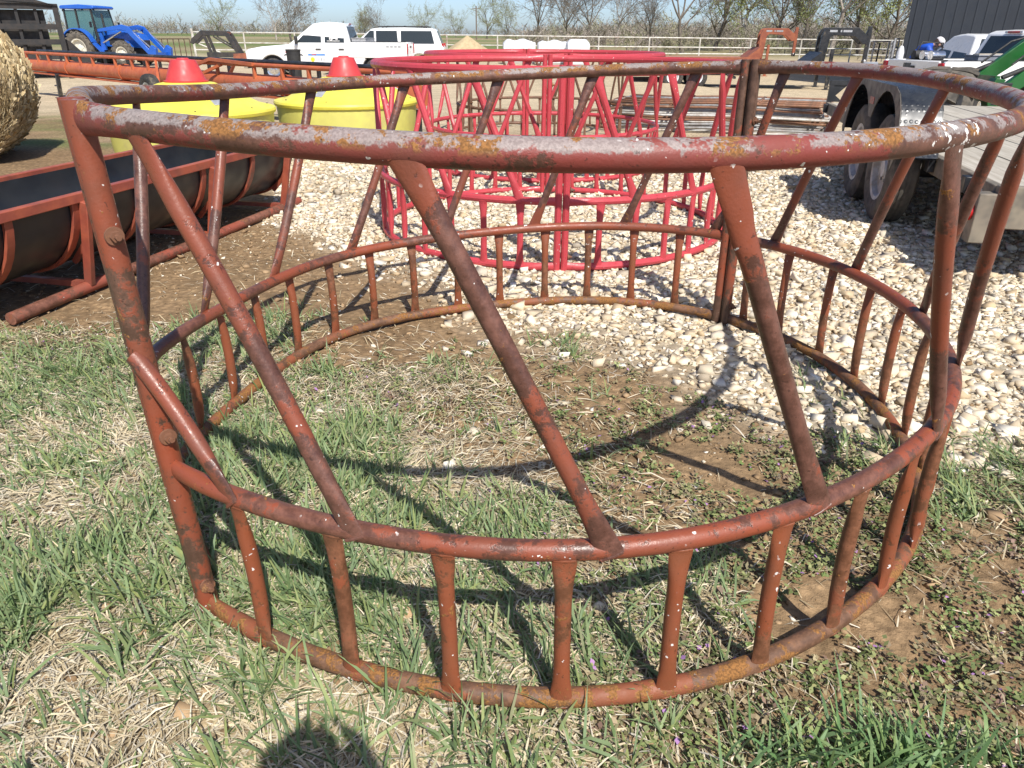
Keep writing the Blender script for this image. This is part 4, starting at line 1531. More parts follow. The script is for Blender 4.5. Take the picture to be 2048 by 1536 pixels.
def bed_load():
    zf = .875
    p = truck_local(-1.35, -.35, zf)
    o = thing('side_board', 'grey toolbox board with a plank on top in the right-hand pickup bed', 'toolbox', p, h2)
    MB().box((0, 0, .24), (1.0, .40, .48)).build('box', pm('grey_toolbox', (.24, .25, .28)), o, bevel=.01)
    MB().box((0, 0, .488), (1.04, .44, .016)).build('lid', pm('grey_toolbox_lid', (.33, .34, .37)), o)
    pk = MB().box((0, 0, .011), (.9, .16, .022)).build('wood_plank', WOOD, None)
    pk.location = p + Vector((0, 0, .497))
    pk.rotation_euler[2] = h2 + .1
    tag(pk, 'short pale plank lying on the grey toolbox in the pickup bed', 'plank')
    c = truck_local(-2.55, .05, zf)
    g = thing('generator', 'black and silver engine with round canisters in the pickup bed', 'engine', c, h2)
    MB().box((0, 0, .20), (.42, .8, .40)).build('frame', TRIM, g, bevel=.02)
    for y_ in (-.28, -.02, .25):
        MB().lathe([(.001, -.14), (.085, -.14), (.09, -.11), (.09, .11), (.085, .14), (.001, .14)], 18, (0, y_, .48), 'x').build('canister', CHROME if y_ < .2 else TRIM, g)
    MB().box((.05, -.15, .44), (.3, .18, .10)).build('engine_cover', VINYL, g, bevel=.02)
    rk = thing('wire_rack', 'thin black bent tube rack standing behind the man in blue', 'rack', truck_local(-2.30, .78, zf), h2)
    MB().tube([(0, 0, 0), (.03, 0, .55), (.10, 0, .72), (.6, 0, .70), (.62, 0, 0)], .015, 8).build('hoop', BLACK, rk)
    fe = thing('fire_extinguisher', 'white and red cylinder standing on the pickup tailgate corner', 'cylinder', truck_local(-2.72, .70, zf), 0)
    MB().lathe([(.001, 0), (.07, 0), (.07, .30)], 18).build('red_band', pm('extinguisher_red', (.55, .03, .07)), fe)
    MB().lathe([(.069, .30), (.07, .30), (.07, .52), (.05, .60), (.03, .64), (.001, .65)], 18).build('cylinder', VINYL, fe)


bed_load()


# ---------------------------------------------------------------- blue tractor with loader
def tractor():
    BLUE = pm('blue_tractor_paint', (.018, .115, .52), (.016, .10, .45), 3, .32, coat=.3)
    CREAM = pm('cream_rim', (.72, .69, .58), (.62, .58, .48), 8, .4)
    GT = glass_mat('green_cab_glass', (.10, .22, .22), .05, .62)
    x, y = -21.5, 40.7
    root = thing('tractor', 'blue cab tractor with front loader arms beyond the orange auger', 'tractor', (x, y, gz(x, y)), R(-9.9))
    for s in (-1, 1):
        tyre(root, (0, s * .82, .79), .76, .44, .42, CREAM, 16, RUBBER_DUSTY, s, .045, 40, .55)
        tyre(root, (2.28, s * .80, .57), .545, .34, .30, CREAM, 15, RUBBER_DUSTY, s, .035, 32, .45)
        out_ = arch(0, .80, .90, 165, 18, 16)
        inn = arch(0, .80, .855, 18, 165, 16)
        MB().prism(out_ + inn, 'y', min(s * .55, s * 1.05), max(s * .55, s * 1.05)).build('rear_fender', BLUE, root)
        MB().bar((.82, s * .85, 1.06), (1.12, s * .70, .62), .40, .05, (1, 0, 1)).build('fender_apron', BLUE, root)
        for xa, xb in ((-.62, -.58), (.02, .10), (.86, 1.02)):
            MB().bar((xb, s * .74, 1.10), (xa, s * .66, 2.55), .07, .07, (1, 0, 0)).build('cab_pillar', TRIM, root)
        yf = lambda z: .745 - .08 * (z - 1.10) / 1.45
        side_plate(root, 'side_glass', GT, [(-.54, 1.55), (0.0, 1.5), (0.0, 2.5), (-.56, 2.5)], yf, s, 0, .01)
        side_plate(root, 'door_glass', GT, [(.12, .95), (.66, .95), (.90, 1.25), (.80, 2.5), (.10, 2.5)], yf, s, 0, .01)
        MB().bar((1.10, s * .78, 1.95), (1.0, s * 1.02, 1.95), .02, .02).build('mirror_arm', TRIM, root)
        MB().box((1.0, s * 1.06, 1.85), (.03, .16, .26)).build('mirror', TRIM, root, bevel=.01)
        MB().box((.62, s * .80, 1.12), (.08, .10, .10)).build('marker_lamp', AMBER, root, bevel=.01)
        MB().box((-.72, s * .55, 2.48), (.10, .14, .10)).build('work_lamp', TRIM, root, bevel=.02)
        # loader
        MB().bar((1.12, s * .56, .70), (1.02, s * .56, 1.62), .12, .22, (1, 0, 0)).build('loader_mast', BLUE, root, bevel=.01)
        MB().prism([(.92, 1.52), (1.02, 1.66), (2.35, 1.86), (2.70, 1.78), (3.75, .62), (3.92, .42), (3.72, .36), (3.46, .62), (2.55, 1.56), (2.30, 1.64)], 'y', s * .62 - .05, s * .62 + .05).build('loader_arm', BLUE, root, bevel=.012)
        MB().tube([(2.60, s * .62, 1.78), (3.75, s * .62, .80)], .035, 10).build('loader_cylinder', CHROME, root)
        MB().tube([(1.15, s * .62, 1.05), (2.25, s * .62, 1.55)], .04, 10).build('lift_cylinder', CHROME, root)
        MB().prism([(3.60, .30), (3.95, .28), (4.02, .80), (3.80, .95), (3.64, .75)], 'y', s * .62 - .10, s * .62 + .10).build('coupler_plate', BLUE, root, bevel=.01)
    MB().prism([(1.02, .85), (3.05, .80), (3.12, 1.15), (2.98, 1.42), (2.4, 1.54), (1.02, 1.64)], 'y', -.34, .34).build('hood', BLUE, root, bevel=.06, seg=3)
    MB().prism([(1.3, .95), (2.2, .93), (2.15, 1.22), (1.3, 1.30)], 'y', -.348, .348).build('hood_grille', TRIM, root)
    MB().box((3.10, 0, 1.0), (.06, .55, .34)).build('front_grille', TRIM, root, bevel=.02)
    MB().box((1.7, 0, .62), (2.9, .42, .36)).build('chassis', TRIM, root, bevel=.03)
    MB().tube([(2.28, -.7, .56), (2.28, .7, .56)], .08, 10).build('front_axle', TRIM, root)
    MB().tube([(0, -.7, .79), (0, .7, .79)], .12, 10).build('rear_axle', TRIM, root)
    MB().prism([(-.60, 1.02), (.98, 1.02), (1.04, 1.22), (-.62, 1.32)], 'y', -.70, .70).build('cab_floor', TRIM, root)
    rf = MB().prism([(-.74, 2.54), (1.05, 2.54), (1.12, 2.60), (1.05, 2.68), (.3, 2.74), (-.70, 2.70), (-.78, 2.62)], 'y', -.76, .76).build('cab_roof', BLUE, root, bevel=.03, seg=3)
    quad_plate(root, 'windscreen', GT, [(1.03, -.68, 1.30), (1.03, .68, 1.30), (.88, .62, 2.5), (.88, -.62, 2.5)], .004, .01)
    quad_plate(root, 'rear_glass', GT, [(-.60, .68, 1.45), (-.60, -.68, 1.45), (-.62, -.62, 2.5), (-.62, .62, 2.5)], .004, .01)
    MB().box((-.10, 0, 1.50), (.50, .50, .30)).build('seat', TRIM, root, bevel=.06)
    MB().box((-.33, 0, 1.80), (.12, .48, .55)).build('seat_back', TRIM, root, bevel=.05)
    MB().lathe([(.19, 0), (.205, .012), (.19, .024), (.175, .012), (.19, 0)], 20, (.55, 0, 1.78)).build('steering_wheel', TRIM, root)
    MB().tube([(1.25, -.42, 1.5), (1.22, -.42, 2.35)], .05, 12).build('exhaust', TRIM, root)
    MB().bar((3.80, -.66, .55), (3.80, .66, .55), .10, .14).build('coupler_beam', BLUE, root)
    MB().bar((2.62, -.6, 1.70), (2.62, .6, 1.70), .10, .10).build('arm_cross_tube', BLUE, root)


tractor()


# ---------------------------------------------------------------- green loader tractor behind the flatbed
def green_loader():
    GREEN = pm('green_tractor_paint', (.016, .125, .026), (.012, .095, .02), 4, .4, coat=.2)
    root = thing('loader_tractor', 'green loader tractor with dusty front tyre behind the flatbed trailer', 'tractor', (7.62, 10.45, gz(7.62, 10.45)), R(174))
    YR = pm('yellow_rim', (.70, .55, .03), (.6, .45, .03))
    for s in (-1, 1):
        tyre(root, (0, s * .92, .43), .41, .42, .22, YR, 14, RUBBER_DUSTY, s, .03, 34, .4)
        tyre(root, (-2.1, s * .92, .72), .69, .46, .38, YR, 16, RUBBER_DUSTY, s, .04, 36, .5)
        arm = [(-1.2, 1.30), (-1.1, 1.50), (.55, 1.36), (1.42, .60), (1.30, .50), (.42, 1.18)]
        MB().prism(arm, 'y', s * .50 - .05, s * .50 + .05).build('loader_arm', GREEN, root, bevel=.01)
        MB().tube([(.42, s * .50, 1.20), (1.32, s * .50, .80)], .03, 10).build('loader_cylinder', TRIM, root)
        MB().prism([(1.28, .40), (1.42, .38), (1.50, .62), (1.42, .80), (1.30, .78), (1.36, .66), (1.26, .60)], 'y', s * .50 - .09, s * .50 + .09).build('hook_plate', GREEN, root, bevel=.008)
        MB().box((-.75, s * .42, .95), (.2, .10, .9)).build('loader_mast', GREEN, root, bevel=.01)
        MB().tube([(.6, s * .45, 1.30), (.9, s * .38, 1.22), (1.2, s * .42, .95)], .014, 8).build('hose', TRIM, root)
    MB().bar((1.36, -.55, .55), (1.36, .55, .55), .08, .10).build('coupler_beam', GREEN, root)
    MB().bar((1.38, -.52, .78), (1.38, .52, .78), .06, .08).build('coupler_beam', GREEN, root)
    MB().prism([(-1.6, .70), (.48, .70), (.52, 1.0), (.40, 1.20), (-1.6, 1.32)], 'y', -.30, .30).build('hood', GREEN, root, bevel=.05, seg=3)
    MB().box((.52, 0, .86), (.05, .5, .4)).build('grille', TRIM, root, bevel=.02)
    MB().box((-.9, 0, .56), (2.4, .40, .34)).build('chassis', TRIM, root, bevel=.02)
    MB().tube([(0, -.8, .43), (0, .8, .43)], .07, 10).build('front_axle', TRIM, root)
    MB().tube([(-2.1, -.8, .72), (-2.1, .8, .72)], .10, 10).build('rear_axle', TRIM, root)
    for s in (-1, 1):
        MB().tube([(-2.2, s * .45, 1.0), (-2.25, s * .45, 2.2)], .035, 8).build('roll_bar', TRIM, root)
    MB().tube([(-2.25, -.45, 2.2), (-2.25, .45, 2.2)], .035, 8).build('roll_bar', TRIM, root)
    MB().box((-1.9, 0, 1.05), (.5, .5, .12)).build('seat', TRIM, root, bevel=.04)


green_loader()


# ---------------------------------------------------------------- gooseneck trailers
def gooseneck(label, x, y, rz, mat, lettered, s=1.0, wheels=True, bed=6.5):
    """neck arches forward (+x); bed runs back"""
    root = thing('gooseneck_trailer', label, 'trailer', (x, y, gz(x, y)), rz)
    for sy in (-.30, .30):
        MB().prism([(0, .55), (0.02, 1.75), (.10, 1.98), (.24, 2.05), (1.25, 2.05), (1.60, 1.78), (1.60, 1.52), (1.48, 1.50), (1.16, 1.76), (.42, 1.80), (.32, 1.70), (.22, .55)], 'y', sy - .05, sy + .05).build('neck_beam', mat, root, bevel=.01)
        MB().bar((-bed, sy, .62), (.1, sy, .62), .10, .20).build('main_beam', mat, root)
    for xx, zz in ((.12, 1.1), (.12, 1.75), (1.2, 1.95)):
        MB().bar((xx, -.3, zz), (xx, .3, zz), .08, .10).build('neck_tie', mat, root)
    MB().bar((1.72, 0, .95), (1.72, 0, 2.10), .13, .13, (1, 0, 0)).build('coupler_post', mat, root, bevel=.01)
    MB().bar((1.72, 0, 2.0), (1.55, 0, 1.6), .10, .10, (0, 1, 0)).build('coupler_brace', mat, root)
    MB().lathe([(.08, .85), (.10, .95), (.07, 1.0)], 14, (1.72, 0, 0)).build('coupler_socket', STEEL, root)
    for sy in (-.85, .85):
        MB().bar((.35, sy, .0), (.35, sy, 1.35), .11, .11, (1, 0, 0)).build('landing_leg', mat, root)
        MB().box((.35, sy, .012), (.24, .24, .024)).build('leg_foot', mat, root)
        MB().bar((.35, sy, .72), (.05, sy * .4, .66), .08, .10).build('leg_arm', mat, root)
        MB().bar((-bed, sy * 1.2, .74), (.0, sy * 1.2, .74), .05, .16).build('deck_rail', mat, root)
        if wheels:
            for k in (0, 1):
                tyre(root, (-bed * .66 - k * .86, sy * 1.16, .38), .38, .22, .21, VINYL, 0, RUBBER, 1 if sy > 0 else -1, n=26)
    for k in range(int(bed / .55)):
        MB().bar((-.15 - k * .55, -1.0, .70), (-.15 - k * .55, 1.0, .70), .06, .08).build('cross_member', mat, root)
    planks(root, WOOD, -bed, -.05, -.98, .98, .775, 9)
    for xx in (-bed * .45, -bed * .66, -bed * .66 - .86):
        MB().bar((xx, -1.0, .38), (xx, 1.0, .38), .08, .08).build('axle', mat, root)
    MB().prism([(-.02, .80), (-.6, .80), (-.02, 1.25)], 'y', -.96, .96).build('front_ramp', mat, root)
    if lettered:
        for sy in (-.353, .353):
            for k, wd in ((0, .26), (1, .05), (2, .30)):
                MB().box((.40 + (0, .26, .48)[k], sy, 1.93), (wd, .006, .07)).build('lettering', lettered, root)
    return root


FADED = pm('faded_orange_trailer', (.36, .115, .055), (.27, .08, .045), 4, .6, dirt=(.2, .08, .05), dirtamt=.2)
gooseneck('black gooseneck trailer with small white lettering on its neck', 11.1, 29.3, R(-8), BLACK, GALV)
gooseneck('orange rusty gooseneck trailer behind the black one', 11.6, 38.2, R(-6), FADED, GALV)


def old_neck():
    p = pxd(60, 60, 34)
    DK = pm('rusty_black', (.017, .017, .018), (.034, .028, .025), 4, .6)
    root = thing('stock_trailer', 'old black gooseneck trailer front standing behind the hay bale', 'trailer', (p.x, p.y, gz(p.x, p.y)), R(28))
    for x in (-1.5, .95):
        MB().prism([(-.05, .5), (.12, .5), (.12, 2.0), (.45, 2.42), (.45, 2.5), (-.05, 2.5)], 'x', x - .09, x + .09).build('neck_beam', DK, root, bevel=.01)
    for z in (.75, 1.25, 1.75, 2.40):
        MB().bar((-1.5, .02, z), (.95, .02, z), .10, .18).build('cross_beam', DK, root)
    for x in (-.9, -.3, .3):
        MB().bar((x, .08, .55), (x, .08, 2.4), .08, .10, (1, 0, 0)).build('stiffener', DK, root)
    MB().prism([(.95, .5), (1.85, .5), (1.2, 1.25), (.95, 1.4)], 'y', .30, .36).build('gusset', DK, root, smooth=0)
    MB().prism([(-1.6, 2.5), (.9, 2.5), (1.05, 2.42), (.4, 2.62), (-1.6, 2.62)], 'y', -.1, .5).build('top_plate', DK, root, smooth=0)
    MB().box((-.4, .30, 1.5), (1.9, .06, 1.6)).build('back_panel', DK, root)
    for x in (-1.5, .95):
        MB().bar((x, .05, 0), (x, .05, .55), .14, .14, (1, 0, 0)).build('landing_leg', DK, root)
    MB().box((.4, 2.6, .75), (4.6, 4.4, .16)).build('deck', DK, root)
    for x in (-1.3, 2.2):
        MB().bar((x, 4.4, 0), (x, 4.4, .70), .14, .14, (1, 0, 0)).build('landing_leg', DK, root)


old_neck()


# ================================================================== buildings, fences, heaps
def building():
    WALL = pm('slate_metal_siding', (.027, .034, .046), (.023, .029, .040), 1.5, .6)
    x0, y0 = 14.15, 29.0
    z0 = gz(x0, y0) - .05
    root = thing('metal_building', 'tall dark slate metal building behind the man in blue', 'building', (x0, y0, z0), R(-27.5))
    W, D, H = 26.0, 16.0, 7.5
    MB().box((W / 2, D / 2, H / 2), (W, D, H)).build('wall', WALL, root)
    rib = MB().prism([(-.03, 0), (-.015, -.014), (.015, -.014), (.03, 0)], 'z', 0, H).mesh('siding_rib')
    rib.materials.append(WALL)
    for k in range(int(W / .31)):
        o = bpy.data.objects.new('siding_rib', rib)
        COL.objects.link(o)
        o.parent = root
        o.location = (.12 + k * .31, -.001, 0)
    ribb = bpy.data.objects.new('corner_trim', MB().box((0, 0, H / 2), (.14, .14, H)).mesh('corner_trim'))
    ribb.data.materials.append(WALL)
    COL.objects.link(ribb)
    ribb.parent = root
    MB().prism([(-.3, H), (D + .3, H), (D / 2, H + 2.2)], 'x', -.3, W + .3).build('roof', pm('grey_roof', (.25, .26, .28)), root)
    lp = pxd(2040, 28, 36)
    lx = 10.6
    lm = MB().box((lx, -.12, lp.z - z0), (.34, .22, .42)).build('wall_lamp', TRIM, root, bevel=.02)
    MB().box((lx, -.14, lp.z - z0 - .20), (.26, .14, .03)).build('lamp_lens', GALV, lm)


building()


def pipe_fence():
    PIPE = pm('white_pipe', (.62, .61, .56), (.45, .42, .36), 3, .5, dirt=(.30, .16, .10), dirtamt=.25)
    y = 48.3
    xa, xb = -19.3, 25.0
    root = thing('pipe_fence', 'pale pipe rail fence running along the far side of the yard', 'fence', (0, y, gz(0, y)))
    zt = lambda x: 1.44 - .26 * (x - xa) / (xb - xa)
    x = xa
    while x <= xb:
        MB().tube([(x, 0, -.05), (x, 0, zt(x) + .03)], .045, 8).build('post', PIPE, root)
        x += 3.05
    for f in (1.0, .60, .32):
        MB().tube([(xa, -.0, zt(xa) * f), (xb, -.0, zt(xb) * f)], .035, 8).build('rail', PIPE, root)
    MB().tube([(xa, 0, zt(xa) * .62), (xa + 2.2, 0, .05)], .04, 8).build('brace', PIPE, root)
    MB().tube([(xa, 0, -.05), (xa - .05, 0, 1.62)], .07, 10).build('end_post', PIPE, root)


pipe_fence()


def tube_gate():
    BR = pm('brown_tube', (.13, .075, .05), (.09, .055, .04), 6, .7)
    p = pxd(292, 110, 48)
    q = pxd(384, 112, 52)
    d = Vector((q.x - p.x, q.y - p.y, 0))
    L = d.length
    root = thing('tube_gate', 'low brown tube corral panel between the tractor and the pale fence', 'gate', (p.x, p.y, gz(p.x, p.y)), math.atan2(d.y, d.x))
    for k in range(9):
        MB().tube([(L * k / 8, 0, -.02), (L * k / 8, 0, 1.15)], .03, 6).build('bar', BR, root)
    for z in (.15, 1.15):
        MB().tube([(0, 0, z), (L, 0, z)], .03, 6).build('rail', BR, root)


tube_gate()


def scrap_loader():
    DK = pm('worn_black_steel', (.022, .022, .024), (.05, .042, .036), 4, .6)
    RO = pm('worn_orange_steel', (.32, .10, .05), (.2, .07, .04), 4, .7)
    p = pxd(440, 112, 44)
    root = thing('wheel_loader', 'old black loader frame with rusty attachments left of the crew cab pickup', 'loader', (p.x, p.y, gz(p.x, p.y)), R(10))
    for s in (-.5, .5):
        MB().prism([(-1.25, 1.05), (-1.15, 1.25), (-.65, 1.62), (.55, 1.60), (.72, 1.45), (1.25, .35), (1.08, .28), (.50, 1.36), (-.6, 1.40), (-1.1, .98)], 'y', s - .07, s + .07).build('arm', DK, root, bevel=.01)
        MB().bar((-.55, s, 1.45), (-.15, s, .05), .12, .14, (1, 0, 0)).build('leg', DK, root)
        MB().tube([(-.1, s, 1.35), (.9, s, .75)], .04, 8).build('cylinder', DK, root)
        MB().bar((1.16, s, .30), (1.30, s, .0), .12, .12, (1, 0, 0)).build('leg', DK, root)
    MB().bar((-.6, -.5, 1.5), (-.6, .5, 1.5), .1, .1).build('cross_tube', DK, root)
    MB().bar((.6, -.5, 1.5), (.6, .5, 1.5), .1, .1).build('cross_tube', RO, root)
    MB().bar((-.5, -.62, .50), (1.1, -.62, .50), .06, .24).build('rack_beam', DK, root)
    MB().bar((.8, -.66, .40), (1.7, -.66, .45), .08, .30).build('attachment_beam', RO, root)
    for k in range(5):
        MB().bar((.8 + k * .2, -.66, .0), (.8 + k * .2, -.66, .45), .06, .06, (1, 0, 0)).build('tine', RO, root)


scrap_loader()


def sand():
    p = pxd(935, 105, 47)
    root_z = gz(p.x, p.y)
    n, mrad = 48, 14
    m = MB()
    vs_, fs = [(0, 0, 1.36)], []
    for i in range(1, mrad + 1):
        f = i / mrad
        for j in range(n):
            a = 2 * math.pi * j / n
            rr = f * (1.75 + .25 * math.sin(2 * a + 1) + .12 * math.sin(5 * a))
            z = 1.36 * (1 - f) ** .9 + .05 * math.sin(a * 7 + f * 9) * f * (1 - f) * 2
            vs_.append((rr * math.cos(a), rr * math.sin(a), z - .02 * (f == 1)))
    for j in range(n):
        fs.append((0, 1 + j, 1 + (j + 1) % n))
    for i in range(mrad - 1):
        for j in range(n):
            a, b = 1 + i * n, 1 + (i + 1) * n
            fs.append((a + j, b + j, b + (j + 1) % n, a + (j + 1) % n))
    m.add(vs_, fs)
    o = m.build('sand_heap', pm('heaped_sand', (.48, .375, .22), (.40, .31, .18), 5, .95, bmp=.5, bscale=25))
    o.location = (p.x, p.y, root_z)
    tag(o, 'heap of tan sand in front of the pipe fence', 'sand heap')


sand()


def bundles():
    WR = pm('white_wrapped_blocks', (.72, .73, .73), (.60, .61, .62), 4, .6, bmp=.3, bscale=10)
    specs = [(1038, 'white wrapped bundle, leftmost of three beyond the red rings', 1.75), (1107, 'white wrapped bundle, middle of three beyond the red rings', 1.70), (1155, 'white wrapped bundle, rightmost and squarest of three beyond the red rings', 1.15)]
    for i, (u, lab, wd) in enumerate(specs):
        p = pxd(u, 100, 44 - i * .9)
        root = thing('wrapped_bundle', lab, 'bundle', (p.x, p.y, gz(p.x, p.y)), R(4), 'white bundles by the fence')
        m = MB()
        vs_, fs = [], []
        nx, ny = 14, 8
        H = (1.22, 1.2, 1.3)[i]
        for a in range(nx + 1):
            for b in range(ny + 1):
                u_, v_ = a / nx, b / ny
                ed = min(u_, 1 - u_) * nx / 2.2
                ed2 = min(v_, 1 - v_) * ny / 2.0
                z = H - .16 * (1 - min(1, ed)) - .12 * (1 - min(1, ed2)) + .05 * math.sin(u_ * 13 + i) * (i != 2)
                vs_.append(((u_ - .5) * wd, (v_ - .5) * .9, z))
        W_ = ny + 1
        for a in range(nx):
            for b in range(ny):
                fs.append((a * W_ + b, (a + 1) * W_ + b, (a + 1) * W_ + b + 1, a * W_ + b + 1))
        per = [a * W_ for a in range(nx + 1)] + [nx * W_ + b for b in range(1, ny + 1)] + [a * W_ + ny for a in range(nx - 1, -1, -1)] + [b for b in range(ny - 1, 0, -1)]
        base = len(vs_)
        for q in per:
            x, y, z = vs_[q]
            vs_.append((x * .985, y * .985, .10))
        k = len(per)
        for q in range(k):
            fs.append((per[q], per[(q + 1) % k], base + (q + 1) % k, base + q))
        m.add(vs_, fs)
        m.build('wrap', WR, root, smooth=.9)
        MB().box((0, 0, .05), (wd * .96, .86, .10)).build('pallet', WOOD, root)


bundles()


def standing_panels():
    for k, (u, D, lab) in enumerate(((1752, 33.5, 'grey tube panel standing upright, left of the bundled pair by the building'), (1786, 32.6, 'tall silver tube panel standing upright nearest the dark building'))):
        p = pxd(u, 120, D)
        root = thing('upright_panel', lab, 'livestock panel', (p.x, p.y, gz(p.x, p.y)), R(20 + 30 * k), 'upright panels')
        H, W = 1.72 - .1 * (1 - k), (.95, .55)[k]
        for x in (-W / 2, W / 2, -W / 4):
            MB().tube([(x, 0, 0), (x, 0, H)], .03, 8).build('upright_tube', GALV, root)
        for j in range(6):
            MB().tube([(-W / 2, 0, .15 + j * (H - .17) / 5), (W / 2, 0, .15 + j * (H - .17) / 5)], .022, 6).build('rail', GALV, root)
        for x in (-.1, .16):
            MB().tube([(x, .14, 0), (x, .14, H - .08)], .03, 8).build('upright_tube', BLACK if k == 0 else GALV, root)
            MB().bar((x, 0, H - .3), (x, .14, H - .3), .03, .03).build('tie', BLACK, root)


standing_panels()


def small_things():
    p = pxd(589, 128, 21)
    root = thing('trash_can', 'black open trash can standing in front of the crew cab pickup door', 'trash can', (p.x, p.y, gz(p.x, p.y)))
    MB().lathe([(.001, .01), (.13, .01), (.135, .03), (.178, 1.10), (.19, 1.11), (.19, 1.14), (.17, 1.14), (.125, .05), (.001, .05)], 24).build('can', TRIM, root)
    for s in (-1, 1):
        MB().tube([(s * .18, -.06, 1.02), (s * .23, 0, 1.0), (s * .18, .06, 1.02)], .014, 6).build('handle', TRIM, root)
    p = pxd(1305, 157, 31)
    o = thing('timber', 'dark brown timber lying flat on the tan yard beyond the panel stack', 'timber', (p.x, p.y, gz(p.x, p.y)), R(4))
    MB().box((0, 0, .07), (1.75, .3, .13)).build('beam', pm('dark_timber', (.16, .10, .07), (.11, .07, .05), 6, .9), o, bevel=.01)
    p = pxd(1420, 160, 30)
    pts = []
    for k in range(26):
        t = k / 25
        pts.append((-1.6 + 3.4 * t, .35 * math.sin(t * 9), .02))
    c = MB().tube(pts, .016, 6).build('hose', BLACK)
    c.location = (p.x, p.y, gz(p.x, p.y))
    tag(c, 'thin black hose snaking over the tan yard', 'hose')
    p = pxd(953, 72, 150)
    po = thing('utility_pole', 'thin wooden utility pole far off in the field', 'pole', (p.x, p.y, gz(p.x, p.y)))
    PW = pm('pole_wood', (.20, .15, .11))
    MB().tube([(0, 0, -.1), (0, 0, 5.6)], [.13, .10] and .11, 8).build('pole', PW, po)
    MB().bar((-.7, 0, 5.2), (.7, 0, 5.2), .09, .11).build('cross_arm', PW, po)
    # loose tractor tyre behind the flatbed
    TYRE = thing('farm_wheel', 'dusty lugged tractor wheel standing behind the trailer deck', 'wheel', (5.72, 10.35, gz(5.72, 10.35)), R(66))
    t = tyre(TYRE, (0, 0, .452), .43, .62, .25, RUBBER_DUSTY, 15, RUBBER_DUSTY, 1, .032, 36, .5)


small_things()


# ================================================================== people
SKIN = pm('skin', (.52, .30, .21), (.46, .26, .18), 12, .55)


def human(root, J, bones, mats, head):
    """J: joint -> (pos, radius); bones: (a, b, material key). One continuous skinned mesh"""
    names = list(J)
    idx = {n_: i for i, n_ in enumerate(names)}
    me = bpy.data.meshes.new('body_cage')
    me.from_pydata([J[n_][0] for n_ in names], [(idx[a], idx[b]) for a, b, _ in bones], [])
    ob = bpy.data.objects.new('body_cage', me)
    COL.objects.link(ob)
    ob.modifiers.new('skin', 'SKIN')
    if not me.skin_vertices:
        bm_ = bmesh.new()
        bm_.from_mesh(me)
        bm_.verts.layers.skin.verify()
        bm_.to_mesh(me)
        bm_.free()
    for n_ in names:
        r_ = J[n_][1]
        me.skin_vertices[0].data[idx[n_]].radius = (r_, r_) if not isinstance(r_, tuple) else r_
        me.skin_vertices[0].data[idx[n_]].use_root = (n_ == 'pelvis')
    sb = ob.modifiers.new('sub', 'SUBSURF')
    sb.levels = sb.render_levels = 2
    dg = bpy.context.evaluated_depsgraph_get()
    dg.update()
    out = bpy.data.meshes.new_from_object(ob.evaluated_get(dg))
    bpy.data.objects.remove(ob)
    keys = list(mats)
    out.materials.clear()
    for k in keys:
        out.materials.append(mats[k])
    segs = [(Vector(J[a][0]), Vector(J[b][0]), keys.index(m)) for a, b, m in bones]
    for p in out.polygons:
        c = p.center
        best, bi = 1e9, 0
        for a, b, mi in segs:
            ab = b - a
            t = max(0, min(1, (c - a).dot(ab) / max(1e-9, ab.length_squared)))
            d = (c - a - ab * t).length
            if d < best:
                best, bi = d, mi
        p.material_index = bi
    out.shade_smooth()
    o = bpy.data.objects.new('body', out)
    COL.objects.link(o)
    o.parent = root
    return o


def add_hand(J, bones, wname, wpos, d, palm_n, tag_, key='skin'):
    """five bent fingers growing from the palm"""
    d = Vector(d).normalized()
    nn = Vector(palm_n).normalized()
    s = d.cross(nn).normalized()
    w0 = Vector(wpos)
    pc = w0 + d * .055
    J[tag_ + 'palm'] = (pc, (.030, .018))
    bones.append((wname, tag_ + 'palm', key))
    for i, (off, ln) in enumerate(((-.030, .062), (-.010, .075), (.010, .070), (.029, .055))):
        a = pc + d * .042 + s * off
        b = a + d * (ln * .55) + nn * .012
        c = b + d * (ln * .25) + nn * (ln * .45)
        for nm, p, r_ in (('a', a, .0095), ('b', b, .0088), ('c', c, .0075)):
            J['%sf%d%s' % (tag_, i, nm)] = (p, r_)
        bones += [(tag_ + 'palm', '%sf%da' % (tag_, i), key), ('%sf%da' % (tag_, i), '%sf%db' % (tag_, i), key), ('%sf%db' % (tag_, i), '%sf%dc' % (tag_, i), key)]
    a = pc - d * .01 - s * .038
    b = a + d * .03 - s * .018 + nn * .012
    c = b + d * .026 + nn * .018
    for nm, p, r_ in (('ta', a, .0115), ('tb', b, .010), ('tc', c, .008)):
        J[tag_ + nm] = (p, r_)
    bones += [(tag_ + 'palm', tag_ + 'ta', key), (tag_ + 'ta', tag_ + 'tb', key), (tag_ + 'tb', tag_ + 'tc', key)]


